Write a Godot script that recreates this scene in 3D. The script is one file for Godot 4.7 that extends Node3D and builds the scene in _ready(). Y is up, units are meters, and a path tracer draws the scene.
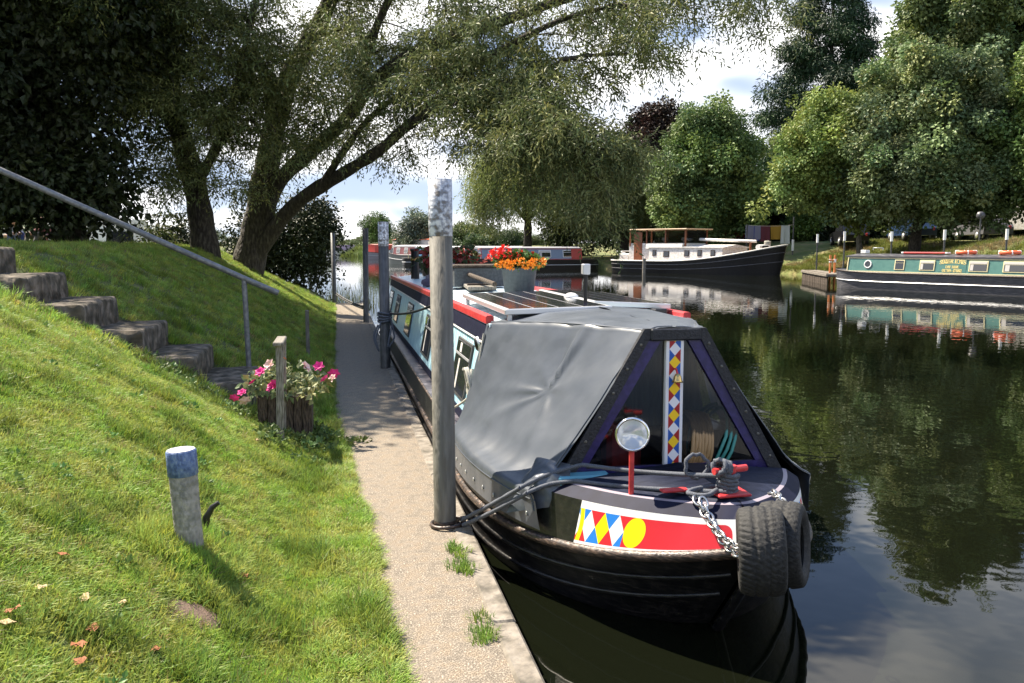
extends Node3D

var rng := RandomNumberGenerator.new()
var used := {}
var M := {}

# ---------------------------------------------------------------- naming and tags
func numbered(n: String) -> String:
	used[n] = used.get(n, 0) + 1
	return n if used[n] == 1 else "%s_%03d" % [n, used[n] - 1]

func tag(o: Node3D, label := "", category := "", group := "", kind := "") -> Node3D:
	if label: o.set_meta("label", label)
	if category: o.set_meta("category", category)
	if group: o.set_meta("group", group)
	if kind: o.set_meta("kind", kind)
	return o

func thing(called: String, label: String, category: String, at := Vector3.ZERO, turn := 0.0, group := "") -> Node3D:
	var o := Node3D.new()
	o.name = numbered(called)
	add_child(o)
	o.position = at
	o.rotation.y = turn
	tag(o, label, category, group)
	return o

func put(called: String, m: Mesh, material: Material, parent: Node3D = null, at := Vector3.ZERO) -> MeshInstance3D:
	var o := MeshInstance3D.new()
	o.mesh = m
	o.material_override = material
	o.position = at
	if parent == null:
		o.name = numbered(called)
		add_child(o)
	else:
		var k := 0
		var n := called
		while parent.has_node(NodePath(n)):
			k += 1
			n = "%s_%03d" % [called, k]
		o.name = n
		parent.add_child(o, true)
	return o

func copy_of(o: Node3D, at: Vector3, turn := 0.0, label := "") -> Node3D:
	var c: Node3D = o.duplicate()
	c.name = numbered(String(o.name).rstrip("0123456789").trim_suffix("_"))
	add_child(c)
	c.position = at
	c.rotation.y = turn
	if label: c.set_meta("label", label)
	return c

# ---------------------------------------------------------------- mesh helpers
func mb() -> SurfaceTool:
	var st := SurfaceTool.new()
	st.begin(Mesh.PRIMITIVE_TRIANGLES)
	return st

func done(st: SurfaceTool) -> ArrayMesh:
	st.generate_normals()
	st.index()
	return st.commit()

func tri(st: SurfaceTool, a: Vector3, b: Vector3, c: Vector3) -> void:
	st.add_vertex(a); st.add_vertex(b); st.add_vertex(c)

func quad(st: SurfaceTool, a: Vector3, b: Vector3, c: Vector3, d: Vector3) -> void:
	tri(st, a, b, c); tri(st, a, c, d)

func box(st: SurfaceTool, c: Vector3, s: Vector3, b := Basis(), bevel := 0.0) -> void:
	st.set_smooth_group(-1)
	var h := s * 0.5
	var e := minf(bevel, minf(h.x, minf(h.y, h.z)) * 0.95)
	if e <= 0.0: e = minf(0.002, minf(h.x, minf(h.y, h.z)) * 0.2)
	var P := func(x: float, y: float, z: float, ax: int) -> Vector3:
		var v := Vector3(x * (h.x - (0.0 if ax == 0 else e)), y * (h.y - (0.0 if ax == 1 else e)), z * (h.z - (0.0 if ax == 2 else e)))
		return c + b * v
	for s1 in [-1.0, 1.0]:
		var f := [[P.call(s1, -1, -1, 0), P.call(s1, 1, -1, 0), P.call(s1, 1, 1, 0), P.call(s1, -1, 1, 0)], [P.call(-1, s1, -1, 1), P.call(-1, s1, 1, 1), P.call(1, s1, 1, 1), P.call(1, s1, -1, 1)], [P.call(-1, -1, s1, 2), P.call(1, -1, s1, 2), P.call(1, 1, s1, 2), P.call(-1, 1, s1, 2)]]
		for q in f:
			if s1 < 0: quad(st, q[0], q[1], q[2], q[3])
			else: quad(st, q[0], q[3], q[2], q[1])
	for i in [-1.0, 1.0]:
		for j in [-1.0, 1.0]:
			var w: bool = i * j > 0
			var q1 := [P.call(i, j, -1, 0), P.call(i, j, 1, 0), P.call(i, j, 1, 1), P.call(i, j, -1, 1)]
			var q2 := [P.call(-1, i, j, 1), P.call(1, i, j, 1), P.call(1, i, j, 2), P.call(-1, i, j, 2)]
			var q3 := [P.call(j, -1, i, 2), P.call(j, 1, i, 2), P.call(j, 1, i, 0), P.call(j, -1, i, 0)]
			for q in [q1, q2, q3]:
				if w: quad(st, q[0], q[1], q[2], q[3])
				else: quad(st, q[0], q[3], q[2], q[1])
			for k in [-1.0, 1.0]:
				var t := [P.call(i, j, k, 0), P.call(i, j, k, 1), P.call(i, j, k, 2)]
				if i * j * k > 0: tri(st, t[0], t[1], t[2])
				else: tri(st, t[0], t[2], t[1])

func bx(c: Vector3, s: Vector3, b := Basis(), bevel := 0.0) -> ArrayMesh:
	var st := mb()
	box(st, c, s, b, bevel)
	return done(st)

# a sheet f(u, v) with texture coordinates
func sheet(st: SurfaceTool, nu: int, nv: int, f: Callable, smooth := 0, flip := false) -> void:
	st.set_smooth_group(smooth)
	var p := PackedVector3Array()
	p.resize((nu + 1) * (nv + 1))
	for i in nu + 1:
		for j in nv + 1:
			p[i * (nv + 1) + j] = f.call(float(i) / nu, float(j) / nv)
	for i in nu:
		for j in nv:
			var k := i * (nv + 1) + j
			var q := [k, k + 1, k + nv + 2, k + nv + 1]
			if flip: q.reverse()
			for t in [0, 1, 2, 0, 2, 3]:
				var n: int = q[t]
				st.set_uv(Vector2(float(n / (nv + 1)) / nu, float(n % (nv + 1)) / nv))
				st.add_vertex(p[n])

func tube(st: SurfaceTool, pts: Array, radii, sides := 8, twist := 0.0, caps := true) -> void:
	st.set_smooth_group(0)
	var n := pts.size()
	var rings := []
	var ref := Vector3.UP if absf((pts[1] - pts[0]).normalized().y) < 0.9 else Vector3.RIGHT
	var run := 0.0
	for i in n:
		var d: Vector3 = (pts[mini(i + 1, n - 1)] - pts[maxi(i - 1, 0)]).normalized()
		var s := d.cross(ref).normalized()
		ref = s.cross(d).normalized()
		var r: float = radii if radii is float else radii[i]
		if i: run += (pts[i] - pts[i - 1]).length()
		var ring := []
		for k in sides:
			var a := TAU * k / sides
			var rr := r
			if twist > 0.0: rr *= 0.86 + 0.2 * absf(cos(1.5 * (a - run * twist)))
			ring.append(pts[i] + (s * cos(a) + ref * sin(a)) * rr)
		rings.append(ring)
	for i in n - 1:
		for k in sides:
			var l := (k + 1) % sides
			quad(st, rings[i][k], rings[i + 1][k], rings[i + 1][l], rings[i][l])
	if caps:
		st.set_smooth_group(-1)
		for e in [0, n - 1]:
			for k in sides:
				var l := (k + 1) % sides
				if e == 0: tri(st, pts[e], rings[e][k], rings[e][l])
				else: tri(st, pts[e], rings[e][l], rings[e][k])

func tb(pts: Array, radii, sides := 8, twist := 0.0) -> ArrayMesh:
	var st := mb()
	tube(st, pts, radii, sides, twist)
	return done(st)

func curve(ctrl: Array, each := 0.1) -> Array:
	var c := Curve3D.new()
	for i in ctrl.size():
		var t: Vector3 = (ctrl[mini(i + 1, ctrl.size() - 1)] - ctrl[maxi(i - 1, 0)]) / 6.0
		c.add_point(ctrl[i], -t, t)
	var n := maxi(2, int(c.get_baked_length() / each))
	var out := []
	for i in n + 1: out.append(c.sample_baked(c.get_baked_length() * i / n, true))
	return out

func sag(a: Vector3, b: Vector3, drop: float, n := 12) -> Array:
	var out := []
	for i in n + 1:
		var t := float(i) / n
		out.append(a.lerp(b, t) - Vector3(0, drop * 4.0 * t * (1.0 - t), 0))
	return out

func lathe(st: SurfaceTool, prof: Array, sides := 24, xf := Transform3D(), smooth := 0) -> void:
	st.set_smooth_group(smooth)
	for i in prof.size() - 1:
		for k in sides:
			var a0 := TAU * k / sides
			var a1 := TAU * (k + 1) / sides
			var p: Vector2 = prof[i]
			var q: Vector2 = prof[i + 1]
			var A := xf * Vector3(p.x * cos(a0), p.y, p.x * sin(a0))
			var B := xf * Vector3(p.x * cos(a1), p.y, p.x * sin(a1))
			var C := xf * Vector3(q.x * cos(a1), q.y, q.x * sin(a1))
			var D := xf * Vector3(q.x * cos(a0), q.y, q.x * sin(a0))
			if p.x > 1e-5: tri(st, A, B, C)
			if q.x > 1e-5: tri(st, A, C, D)

func lt(prof: Array, sides := 24, xf := Transform3D()) -> ArrayMesh:
	var st := mb()
	lathe(st, prof, sides, xf)
	return done(st)

# a closed outline (x, y) drawn along z from z0 to z1
func prism(st: SurfaceTool, poly: PackedVector2Array, z0: float, z1: float, xf := Transform3D()) -> void:
	st.set_smooth_group(-1)
	var n := poly.size()
	for i in n:
		var a := poly[i]
		var b := poly[(i + 1) % n]
		quad(st, xf * Vector3(a.x, a.y, z0), xf * Vector3(b.x, b.y, z0), xf * Vector3(b.x, b.y, z1), xf * Vector3(a.x, a.y, z1))
	var ix := Geometry2D.triangulate_polygon(poly)
	for i in range(0, ix.size(), 3):
		for z in [z0, z1]:
			tri(st, xf * Vector3(poly[ix[i]].x, poly[ix[i]].y, z), xf * Vector3(poly[ix[i + 1]].x, poly[ix[i + 1]].y, z), xf * Vector3(poly[ix[i + 2]].x, poly[ix[i + 2]].y, z))

func pz(poly: Array, z0: float, z1: float, xf := Transform3D()) -> ArrayMesh:
	var st := mb()
	prism(st, PackedVector2Array(poly), z0, z1, xf)
	return done(st)

func scatter(called: String, m: Mesh, material: Material, xf: Array, cols: Array, parent: Node3D = null) -> MultiMeshInstance3D:
	var mm := MultiMesh.new()
	mm.transform_format = MultiMesh.TRANSFORM_3D
	mm.use_colors = true
	mm.mesh = m
	mm.instance_count = xf.size()
	for i in xf.size():
		mm.set_instance_transform(i, xf[i])
		mm.set_instance_color(i, cols[i])
	var o := MultiMeshInstance3D.new()
	o.multimesh = mm
	o.material_override = material
	if parent == null:
		o.name = numbered(called)
		add_child(o)
	else:
		o.name = called
		parent.add_child(o, true)
	o.set_meta("kind", "stuff")
	return o

# ---------------------------------------------------------------- materials
func lin(r: float, g: float, b: float) -> Color:
	return Color(r, g, b).linear_to_srgb()

func noise(freq: float, sd: int, kind := FastNoiseLite.TYPE_SIMPLEX_SMOOTH, oct := 4) -> FastNoiseLite:
	var n := FastNoiseLite.new()
	n.noise_type = kind
	n.frequency = freq
	n.seed = sd
	n.fractal_octaves = oct
	return n

func ntex(freq: float, sd: int, cols: Array, offs: Array, size := 256, kind := FastNoiseLite.TYPE_SIMPLEX_SMOOTH, oct := 4, size_y := 0) -> NoiseTexture2D:
	var t := NoiseTexture2D.new()
	t.width = size
	t.height = size_y if size_y else size
	t.seamless = true
	t.noise = noise(freq, sd, kind, oct)
	var g := Gradient.new()
	g.offsets = PackedFloat32Array(offs)
	g.colors = PackedColorArray(cols)
	t.color_ramp = g
	return t

func ntexn(freq: float, sd: int, bump: float, size := 256, kind := FastNoiseLite.TYPE_SIMPLEX_SMOOTH, oct := 4) -> NoiseTexture2D:
	var t := NoiseTexture2D.new()
	t.width = size
	t.height = size
	t.seamless = true
	t.noise = noise(freq, sd, kind, oct)
	t.as_normal_map = true
	t.bump_strength = bump
	return t

func mat(c: Color, rough := 0.7, metal := 0.0) -> StandardMaterial3D:
	var m := StandardMaterial3D.new()
	m.albedo_color = c
	m.roughness = rough
	m.metallic = metal
	return m

# colours a..b mottled over scale metres, with a relief
func mottled(cols: Array, offs: Array, scale: Vector3, rough: float, sd: int, freq := 0.02, nmap: Texture2D = null, nscale := 0.5, size := 256, metal := 0.0) -> StandardMaterial3D:
	var m := mat(Color.WHITE, rough, metal)
	m.albedo_texture = ntex(freq, sd, cols, offs, size)
	m.uv1_triplanar = true
	m.uv1_world_triplanar = true
	m.uv1_scale = Vector3(1.0 / scale.x, 1.0 / scale.y, 1.0 / scale.z)
	if nmap:
		m.normal_enabled = true
		m.normal_texture = nmap
		m.normal_scale = nscale
	return m

func leafy(c: Color, back: float) -> StandardMaterial3D:
	var m := mat(c, 0.5)
	m.vertex_color_use_as_albedo = true
	m.metallic_specular = 0.35
	m.backlight_enabled = true
	m.backlight = Color(back, back, back)
	return m

# ---------------------------------------------------------------- foliage meshes
func leaf(st: SurfaceTool, at: Vector3, d: Vector3, n: Vector3, l: float, w: float) -> void:
	var s := d.cross(n).normalized() * w
	var k := n * w * 0.35
	var m := at + d * l * 0.45
	var tip := at + d * l - n * l * 0.12
	tri(st, at, m + s + k, m); tri(st, m + s + k, tip, m)
	tri(st, at, m, m - s + k); tri(st, m, tip, m - s + k)

func rdir() -> Vector3:
	var v := Vector3(rng.randfn(), rng.randfn(), rng.randfn())
	return v.normalized() if v.length() > 0.01 else Vector3.UP

func clump(n: int, r: float, l: float, w: float, up := 0.5, droop := 0.3) -> ArrayMesh:
	var st := mb()
	st.set_smooth_group(-1)
	for i in n:
		var p := rdir()
		var at := p * r * pow(rng.randf(), 0.45)
		at.y *= 0.8
		var d := (p + rdir() * 0.8 + Vector3(0, -droop, 0)).normalized()
		var nn := (rdir() * 0.7 + Vector3(0, up, 0) + p * 0.5)
		nn = (nn - d * nn.dot(d)).normalized()
		var q := rng.randf_range(0.7, 1.25)
		leaf(st, at, d, nn, l * q, w * q)
	return done(st)

func willow_spray(n: int, long: float, l: float, w: float, hang: float) -> ArrayMesh:
	var st := mb()
	st.set_smooth_group(-1)
	for b in 3:
		var p := Vector3.ZERO
		var d := (Vector3(rng.randfn(), rng.randfn() * 0.5, rng.randfn())).normalized()
		var steps := n / 3
		var a := rng.randf() * TAU
		for i in steps:
			d = (d + Vector3(0, -hang, 0) / steps * 2.0 + rdir() * 0.08).normalized()
			var q := p + d * long / steps
			p = q
			a += 2.4
			var side := d.cross(Vector3.UP if absf(d.y) < 0.9 else Vector3.RIGHT).normalized().rotated(d, a)
			var ld := (d * 0.75 + side * 0.75 + Vector3(0, -0.2, 0)).normalized()
			var nn := rdir() + Vector3(0, 0.5, 0)
			nn = (nn - ld * nn.dot(ld)).normalized()
			var k := rng.randf_range(0.7, 1.2)
			leaf(st, p, ld, nn, l * k, w * k)
	return done(st)

func grass_tuft(n: int, h: float, spread: float, w: float) -> ArrayMesh:
	var st := mb()
	st.set_smooth_group(-1)
	for i in n:
		var a := rng.randf() * TAU
		var at := Vector3(cos(a), 0, sin(a)) * spread * sqrt(rng.randf())
		var lean := Vector3(cos(a + rng.randfn() * 0.7), 0, sin(a + rng.randfn() * 0.7)) * rng.randf_range(0.1, 1.0)
		var hh := h * rng.randf_range(0.5, 1.2)
		var s := Vector3(cos(a + 1.57), 0, sin(a + 1.57)) * w
		var mid := at + (Vector3.UP + lean * 0.35) * hh * 0.55
		var tip := at + (Vector3.UP * (1.0 - 0.25 * lean.length()) + lean * 0.9) * hh
		at.y -= 0.015
		quad(st, at - s, mid - s * 0.8, mid + s * 0.8, at + s)
		tri(st, mid - s * 0.8, tip, mid + s * 0.8)
	return done(st)

func vary(c: Color, amount: float) -> Color:
	var k := 1.0 + rng.randf_range(-amount, amount)
	var y := rng.randf_range(-amount, amount) * 0.5
	return Color(c.r * k * (1.0 + y), c.g * k, c.b * k * (1.0 - y))

# crown of leaf clumps spread through lobes: each lobe [centre, radii]
func crown(parent: Node3D, meshes: Array, material: Material, lobes: Array, n: int, cols: Array, gap := 0.0, sc := 1.0, inner := 0.62, called := "crown") -> void:
	var vol := []
	var total := 0.0
	for L in lobes:
		var r: Vector3 = L[1]
		total += pow(r.x * r.y * r.z, 0.67)
		vol.append(total)
	var gn := noise(0.35, 7 + n, FastNoiseLite.TYPE_SIMPLEX_SMOOTH, 2)
	var sets := []
	for m in meshes: sets.append([[], []])
	for i in n:
		var t := rng.randf() * total
		var k := 0
		while vol[k] < t: k += 1
		var d := rdir()
		if d.y < -0.55 and rng.randf() < 0.6: d.y = -d.y
		var lump := 1.0 + 0.6 * gn.get_noise_3dv(d * 4.2 + Vector3(k * 7.0, 0, 0)) + 0.16 * gn.get_noise_3dv(d * 11.0 + Vector3(0, k * 5.0, 0))
		var f := lerpf(inner, 1.0, sqrt(rng.randf())) * lump
		if rng.randf() < 0.07: f *= rng.randf_range(1.05, 1.3)
		if rng.randf() < 0.2: f = rng.randf_range(0.2, inner)
		var p: Vector3 = lobes[k][0] + d * lobes[k][1] * f
		if gap > 0.0 and gn.get_noise_3dv(p * 2.0 / sc) > 0.55 - gap: continue
		var c: Color = cols[rng.randi() % cols.size()]
		var g := gn.get_noise_3dv(p * 0.7) * 0.35
		c = vary(Color(c.r * (1.0 + g), c.g * (1.0 + g), c.b), 0.25)
		var b := Basis(Vector3.UP, rng.randf() * TAU) * Basis(Vector3.RIGHT, rng.randfn() * 0.35)
		var s := sc * rng.randf_range(0.7, 1.25)
		var which: int = rng.randi() % meshes.size()
		sets[which][0].append(Transform3D(b.scaled(Vector3(s, s, s)), p))
		sets[which][1].append(c)
	for q in meshes.size():
		scatter(called if q == 0 else "%s_%03d" % [called, q], meshes[q], material, sets[q][0], sets[q][1], parent)

func limb(parent: Node3D, called: String, pts: Array, r0: float, r1: float, bark: Material, sides := 9, each := 0.35) -> Array:
	var c := curve(pts, each)
	var r := []
	for i in c.size():
		var t := float(i) / (c.size() - 1)
		r.append(lerpf(r0, r1, pow(t, 0.8)) * (1.0 + 0.07 * sin(i * 2.3) + 0.05 * sin(i * 5.1)))
	put(called, tb(c, r, sides), bark, parent)
	return c

# broad tree: trunk, limbs to its lobes, crown
func tree(called: String, label: String, at: Vector3, lobes: Array, meshes: Array, material: Material, n: int, cols: Array, trunk_r: float, bark: Material, group := "", gap := 0.1, sc := 1.0) -> Node3D:
	var t := thing(called, label, "tree", at, 0.0, group)
	var top := Vector3.ZERO
	for L in lobes: top += L[0] / lobes.size()
	limb(t, "trunk", [Vector3(0, -0.3, 0), Vector3(top.x * 0.1, top.y * 0.3, top.z * 0.1), top * Vector3(0.6, 0.8, 0.6), top + Vector3(0, 0.5, 0)], trunk_r, trunk_r * 0.35, bark)
	for i in mini(lobes.size(), 6):
		var L = lobes[i]
		var s := Vector3(top.x * 0.2, top.y * rng.randf_range(0.3, 0.6), top.z * 0.2)
		limb(t, "limb", [s, s.lerp(L[0], 0.5) + Vector3(0, 0.4, 0), L[0]], trunk_r * 0.45, trunk_r * 0.12, bark, 6, 0.7)
	crown(t, meshes, material, lobes, n, cols, gap, sc)
	return t

# ---------------------------------------------------------------- the lie of the land
const WATER := -0.2
const RIVER := [Vector2(34, 60), Vector2(31, -8), Vector2(27.5, -20), Vector2(24.3, -28), Vector2(22.2, -33.5), Vector2(24.5, -39), Vector2(28.2, -43.5), Vector2(27.5, -50), Vector2(22.5, -58), Vector2(19.5, -63), Vector2(14.5, -65.5), Vector2(14.6, -74), Vector2(13.5, -82), Vector2(9.5, -88), Vector2(8.8, -104), Vector2(10.5, -118), Vector2(6, -130), Vector2(3.6, -152), Vector2(-3, -162), Vector2(-40, -170), Vector2(-42, -150), Vector2(-25, -100), Vector2(-14, -70), Vector2(-6.5, -40), Vector2(-2.2, -28.5), Vector2(-0.3, -25.2), Vector2(0.62, -24.4), Vector2(0.62, 60)]
var hn := noise(0.05, 3)
var gn1 := noise(1.3, 11, FastNoiseLite.TYPE_SIMPLEX_SMOOTH, 3)

func shore(x: float, z: float) -> float:   # metres outside (+) or inside (-) the river
	var p := Vector2(x, z)
	var best := 1e9
	var inside := false
	for i in RIVER.size():
		var a: Vector2 = RIVER[i]
		var b: Vector2 = RIVER[(i + 1) % RIVER.size()]
		var ab := b - a
		var t := clampf((p - a).dot(ab) / ab.length_squared(), 0.0, 1.0)
		best = minf(best, p.distance_squared_to(a + ab * t))
		if (a.y > z) != (b.y > z) and x < (b.x - a.x) * (z - a.y) / (b.y - a.y) + a.x: inside = not inside
	return -sqrt(best) if inside else sqrt(best)

func edge_x(z: float) -> float:   # where the grass stops beside the path
	return lerpf(0.17, -0.12, smoothstep(-2.5, -9.5, z)) + 0.04 * gn1.get_noise_2d(z * 0.8, 5.0)

func bank(x: float, z: float) -> float:   # the grass bank on the near side
	var t := maxf(0.0, -0.30 - x)
	var h := t * 0.54 + 0.035 * smoothstep(-0.14, -0.32, x) - 0.16 * smoothstep(-6.4, -7.6, z) * smoothstep(-11.5, -9.5, z) * smoothstep(0.0, 0.4, t)
	if z < -7.98 and z > -9.22: h -= 0.14 * smoothstep(0.2, 0.45, t)
	h = h if h < 1.35 else 1.35 + (1.0 - exp(-(h - 1.35) / 0.25)) * 0.25
	h += 0.035 * gn1.get_noise_2d(x * 0.7, z * 0.7) * minf(1.0, t * 2.0)
	h = lerpf(h, minf(h, 0.35 + t * 0.06), smoothstep(-22.5, -29.0, z))
	h = maxf(h, -0.02) if x > -0.6 else h
	var e := edge_x(z)
	if x > -0.14: h = lerpf(0.012, 0.008, 0.5) if x < e else 0.01 - 0.06 * clampf((x - e) / 0.06, 0.0, 1.0)
	return h

func ground(x: float, z: float) -> float:
	var d := shore(x, z)
	if d < 0.0: return maxf(-1.6, -0.45 + d * 1.2)
	if x < 0.7 and z > -30.0: return bank(x, z)
	var rise := clampf(d / 0.5, 0.0, 1.0) * 0.6 - 0.45
	var h := 0.0
	if x > 12.0 and z > -66.0:
		h = rise + 1.75 * smoothstep(0.3, 8.5, d) + 0.3 * smoothstep(9.0, 40.0, d)
	else:
		h = rise + 0.55 * smoothstep(0.3, 7.0, d) + 1.4 * smoothstep(10.0, 160.0, d)
		if x < 0.0: h = minf(h, 0.45 + 0.006 * d)
	return h + 0.25 * hn.get_noise_2d(x, z) * smoothstep(2.0, 20.0, d) + 2.5 * maxf(0.0, hn.get_noise_2d(x * 0.08, z * 0.08)) * smoothstep(150.0, 400.0, d)

# ---------------------------------------------------------------- scene
func _ready() -> void:
	rng.seed = 4711
	# camera
	var cam := Camera3D.new()
	cam.name = "camera"
	cam.position = Vector3(0, 1.6, 0)
	cam.rotation = Vector3(-0.11247, -0.20191, 0)
	cam.fov = 43.78
	cam.near = 0.05
	cam.far = 3000.0
	add_child(cam)
	cam.current = true
	# sky, exposure, air
	var env := Environment.new()
	env.background_mode = Environment.BG_SKY
	env.sky = Sky.new()
	env.sky.sky_material = make_sky()
	env.background_energy_multiplier = 0.38
	env.tonemap_mode = Environment.TONE_MAPPER_LINEAR
	env.tonemap_exposure = 3.05
	env.sdfgi_enabled = true
	env.ssao_enabled = true
	env.ssil_enabled = true
	var we := WorldEnvironment.new()
	we.name = "world_environment"
	we.environment = env
	add_child(we)
	# sun: ahead and to the left, fairly high
	var sun := DirectionalLight3D.new()
	sun.name = "sun"
	sun.light_energy = 1.5
	sun.light_color = Color(1.0, 0.95, 0.87)
	sun.light_angular_distance = 0.5
	sun.shadow_enabled = true
	add_child(sun)
	sun.look_at_from_position(Vector3.ZERO, -SUN, Vector3.UP)
	make_materials()
	make_setting()
	make_near_bank()
	make_boat()
	make_boat_extras()
	make_far_boats()
	make_far_bank()
	make_trees()
	make_grass()

const SUN := Vector3(-0.403, 0.799, -0.447)

func make_sky() -> PanoramaSkyMaterial:
	var w := 1024
	var h := 512
	var im := Image.create(w, h, false, Image.FORMAT_RGBF)
	var n1 := noise(1.6, 21, FastNoiseLite.TYPE_SIMPLEX_SMOOTH, 5)
	var n2 := noise(4.0, 5, FastNoiseLite.TYPE_SIMPLEX_SMOOTH, 4)
	for j in h:
		var el := (0.5 - (j + 0.5) / h) * PI
		var y := sin(el)
		for i in w:
			var az := (i + 0.5) / w * TAU
			var c := Color(0.55, 0.6, 0.62)
			if y >= 0.0:
				var blue := Color(0.24, 0.40, 0.76).lerp(Color(0.72, 0.84, 1.0), pow(1.0 - y, 4.0))
				var d := Vector3(cos(az) * cos(el), y, sin(az) * cos(el))
				var q := d / (y + 0.22)
				var v := n1.get_noise_3d(q.x * 0.62, q.z * 0.62, 3.0) + 0.35 * n2.get_noise_3d(q.x * 0.6, q.z * 0.6, 9.0)
				var k := smoothstep(-0.1, 0.42, v - 0.07 + 0.5 * pow(1.0 - y, 5.0))
				var white := 1.55 + 0.5 * v
				c = blue.lerp(Color(white, white * 0.99, white * 0.985), k)
			im.set_pixel(i, j, c)
	var m := PanoramaSkyMaterial.new()
	m.panorama = ImageTexture.create_from_image(im)
	return m

func make_materials() -> void:
	var fine := ntexn(0.05, 4, 6.0, 256)
	var coarse := ntexn(0.02, 8, 8.0, 256)
	M.fine = fine
	M.soil = mottled([lin(0.06, 0.08, 0.02), lin(0.09, 0.12, 0.03), lin(0.13, 0.11, 0.055)], [0.25, 0.6, 0.85], Vector3(1.1, 1.1, 1.1), 0.95, 31, 0.02, fine, 1.0)
	M.far_grass = mottled([lin(0.075, 0.1, 0.022), lin(0.12, 0.14, 0.035), lin(0.2, 0.16, 0.07)], [0.3, 0.55, 0.8], Vector3(9, 9, 9), 0.95, 32, 0.02, coarse, 1.0)
	M.bark = mottled([lin(0.02, 0.016, 0.012), lin(0.05, 0.042, 0.03), lin(0.09, 0.08, 0.06)], [0.3, 0.55, 0.8], Vector3(0.5, 1.6, 0.5), 0.9, 33, 0.03, coarse, 1.5)
	M.pale_bark = mottled([lin(0.09, 0.08, 0.06), lin(0.2, 0.18, 0.14)], [0.3, 0.7], Vector3(0.6, 2.0, 0.6), 0.9, 34, 0.03)
	# gravel path
	var gv := mat(Color.WHITE, 0.92)
	gv.albedo_texture = ntex(0.075, 41, [lin(0.072, 0.059, 0.046), lin(0.2, 0.168, 0.13), lin(0.262, 0.224, 0.174), lin(0.5, 0.45, 0.38)], [0.15, 0.4, 0.65, 0.9], 1024, FastNoiseLite.TYPE_CELLULAR, 2)
	gv.normal_enabled = true
	gv.normal_texture = ntexn(0.075, 41, 8.0, 1024, FastNoiseLite.TYPE_CELLULAR, 2)
	gv.normal_scale = 0.6
	gv.uv1_triplanar = true
	gv.uv1_world_triplanar = true
	gv.uv1_scale = Vector3.ONE / 0.6
	gv.detail_enabled = true
	gv.detail_blend_mode = BaseMaterial3D.BLEND_MODE_MUL
	gv.detail_albedo = ntex(0.012, 42, [Color(0.9, 0.9, 0.9), Color(1, 1, 1), Color(1.0, 0.98, 0.95)], [0.2, 0.5, 0.8], 512, FastNoiseLite.TYPE_SIMPLEX_SMOOTH, 6)
	gv.uv2_triplanar = true
	gv.uv2_world_triplanar = true
	gv.uv2_scale = Vector3.ONE / 5.7
	M.gravel = gv
	M.concrete = mottled([lin(0.09, 0.08, 0.063), lin(0.18, 0.157, 0.127), lin(0.24, 0.213, 0.178)], [0.2, 0.5, 0.8], Vector3(0.9, 0.9, 0.9), 0.9, 43, 0.02, fine, 0.35)
	M.stone = mottled([lin(0.03, 0.027, 0.018), lin(0.085, 0.071, 0.052), lin(0.19, 0.158, 0.125)], [0.2, 0.5, 0.82], Vector3(1.3, 1.3, 1.3), 0.95, 44, 0.03, coarse, 1.2)
	M.galv = mottled([lin(0.1, 0.093, 0.076), lin(0.13, 0.122, 0.102), lin(0.165, 0.157, 0.135)], [0.25, 0.5, 0.8], Vector3(0.3, 1.9, 0.3), 0.7, 45, 0.03, fine, 0.3, 256, 0.05)
	M.galv_dark = mottled([lin(0.045, 0.047, 0.048), lin(0.075, 0.076, 0.078), lin(0.11, 0.11, 0.112)], [0.25, 0.5, 0.8], Vector3(0.4, 1.2, 0.4), 0.5, 46, 0.03, fine, 0.2, 256, 0.3)
	M.worn_paint = mottled([lin(0.13, 0.11, 0.09), lin(0.2, 0.21, 0.24), lin(0.42, 0.45, 0.52), lin(0.7, 0.72, 0.75)], [0.3, 0.42, 0.6, 0.72], Vector3(0.22, 0.22, 0.22), 0.6, 47, 0.02, fine, 0.4)
	M.rail = mottled([lin(0.12, 0.125, 0.13), lin(0.2, 0.205, 0.21)], [0.3, 0.7], Vector3(0.5, 0.5, 0.5), 0.5, 48, 0.03, fine, 0.15, 256, 0.3)
	M.old_wood = mottled([lin(0.09, 0.08, 0.06), lin(0.2, 0.185, 0.155), lin(0.32, 0.29, 0.25)], [0.25, 0.5, 0.8], Vector3(0.07, 0.9, 0.07), 0.9, 49, 0.03, fine, 0.8)
	M.dark_wood = mottled([lin(0.025, 0.018, 0.012), lin(0.07, 0.05, 0.035), lin(0.12, 0.09, 0.065)], [0.25, 0.5, 0.8], Vector3(0.1, 0.8, 0.1), 0.85, 50, 0.03, fine, 0.8)
	M.bollard = mottled([lin(0.17, 0.17, 0.155), lin(0.25, 0.24, 0.22), lin(0.36, 0.34, 0.31)], [0.25, 0.5, 0.8], Vector3(0.25, 0.4, 0.25), 0.85, 51, 0.03, fine, 0.6)
	M.blue_band = mottled([lin(0.05, 0.085, 0.2), lin(0.09, 0.15, 0.33), lin(0.2, 0.27, 0.38)], [0.3, 0.5, 0.85], Vector3(0.2, 0.3, 0.2), 0.55, 52, 0.03, fine, 0.4)
	# water
	var wa := mat(lin(0.004, 0.005, 0.0025), 0.015)
	wa.metallic_specular = 0.37
	wa.normal_enabled = true
	wa.normal_texture = ntexn(0.011, 61, 5.0, 1024, FastNoiseLite.TYPE_SIMPLEX_SMOOTH, 3)
	wa.normal_scale = 0.055
	wa.uv1_triplanar = true
	wa.uv1_world_triplanar = true
	wa.uv1_scale = Vector3(1.0 / 5.0, 1.0, 1.0 / 5.0)
	M.water = wa
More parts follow.
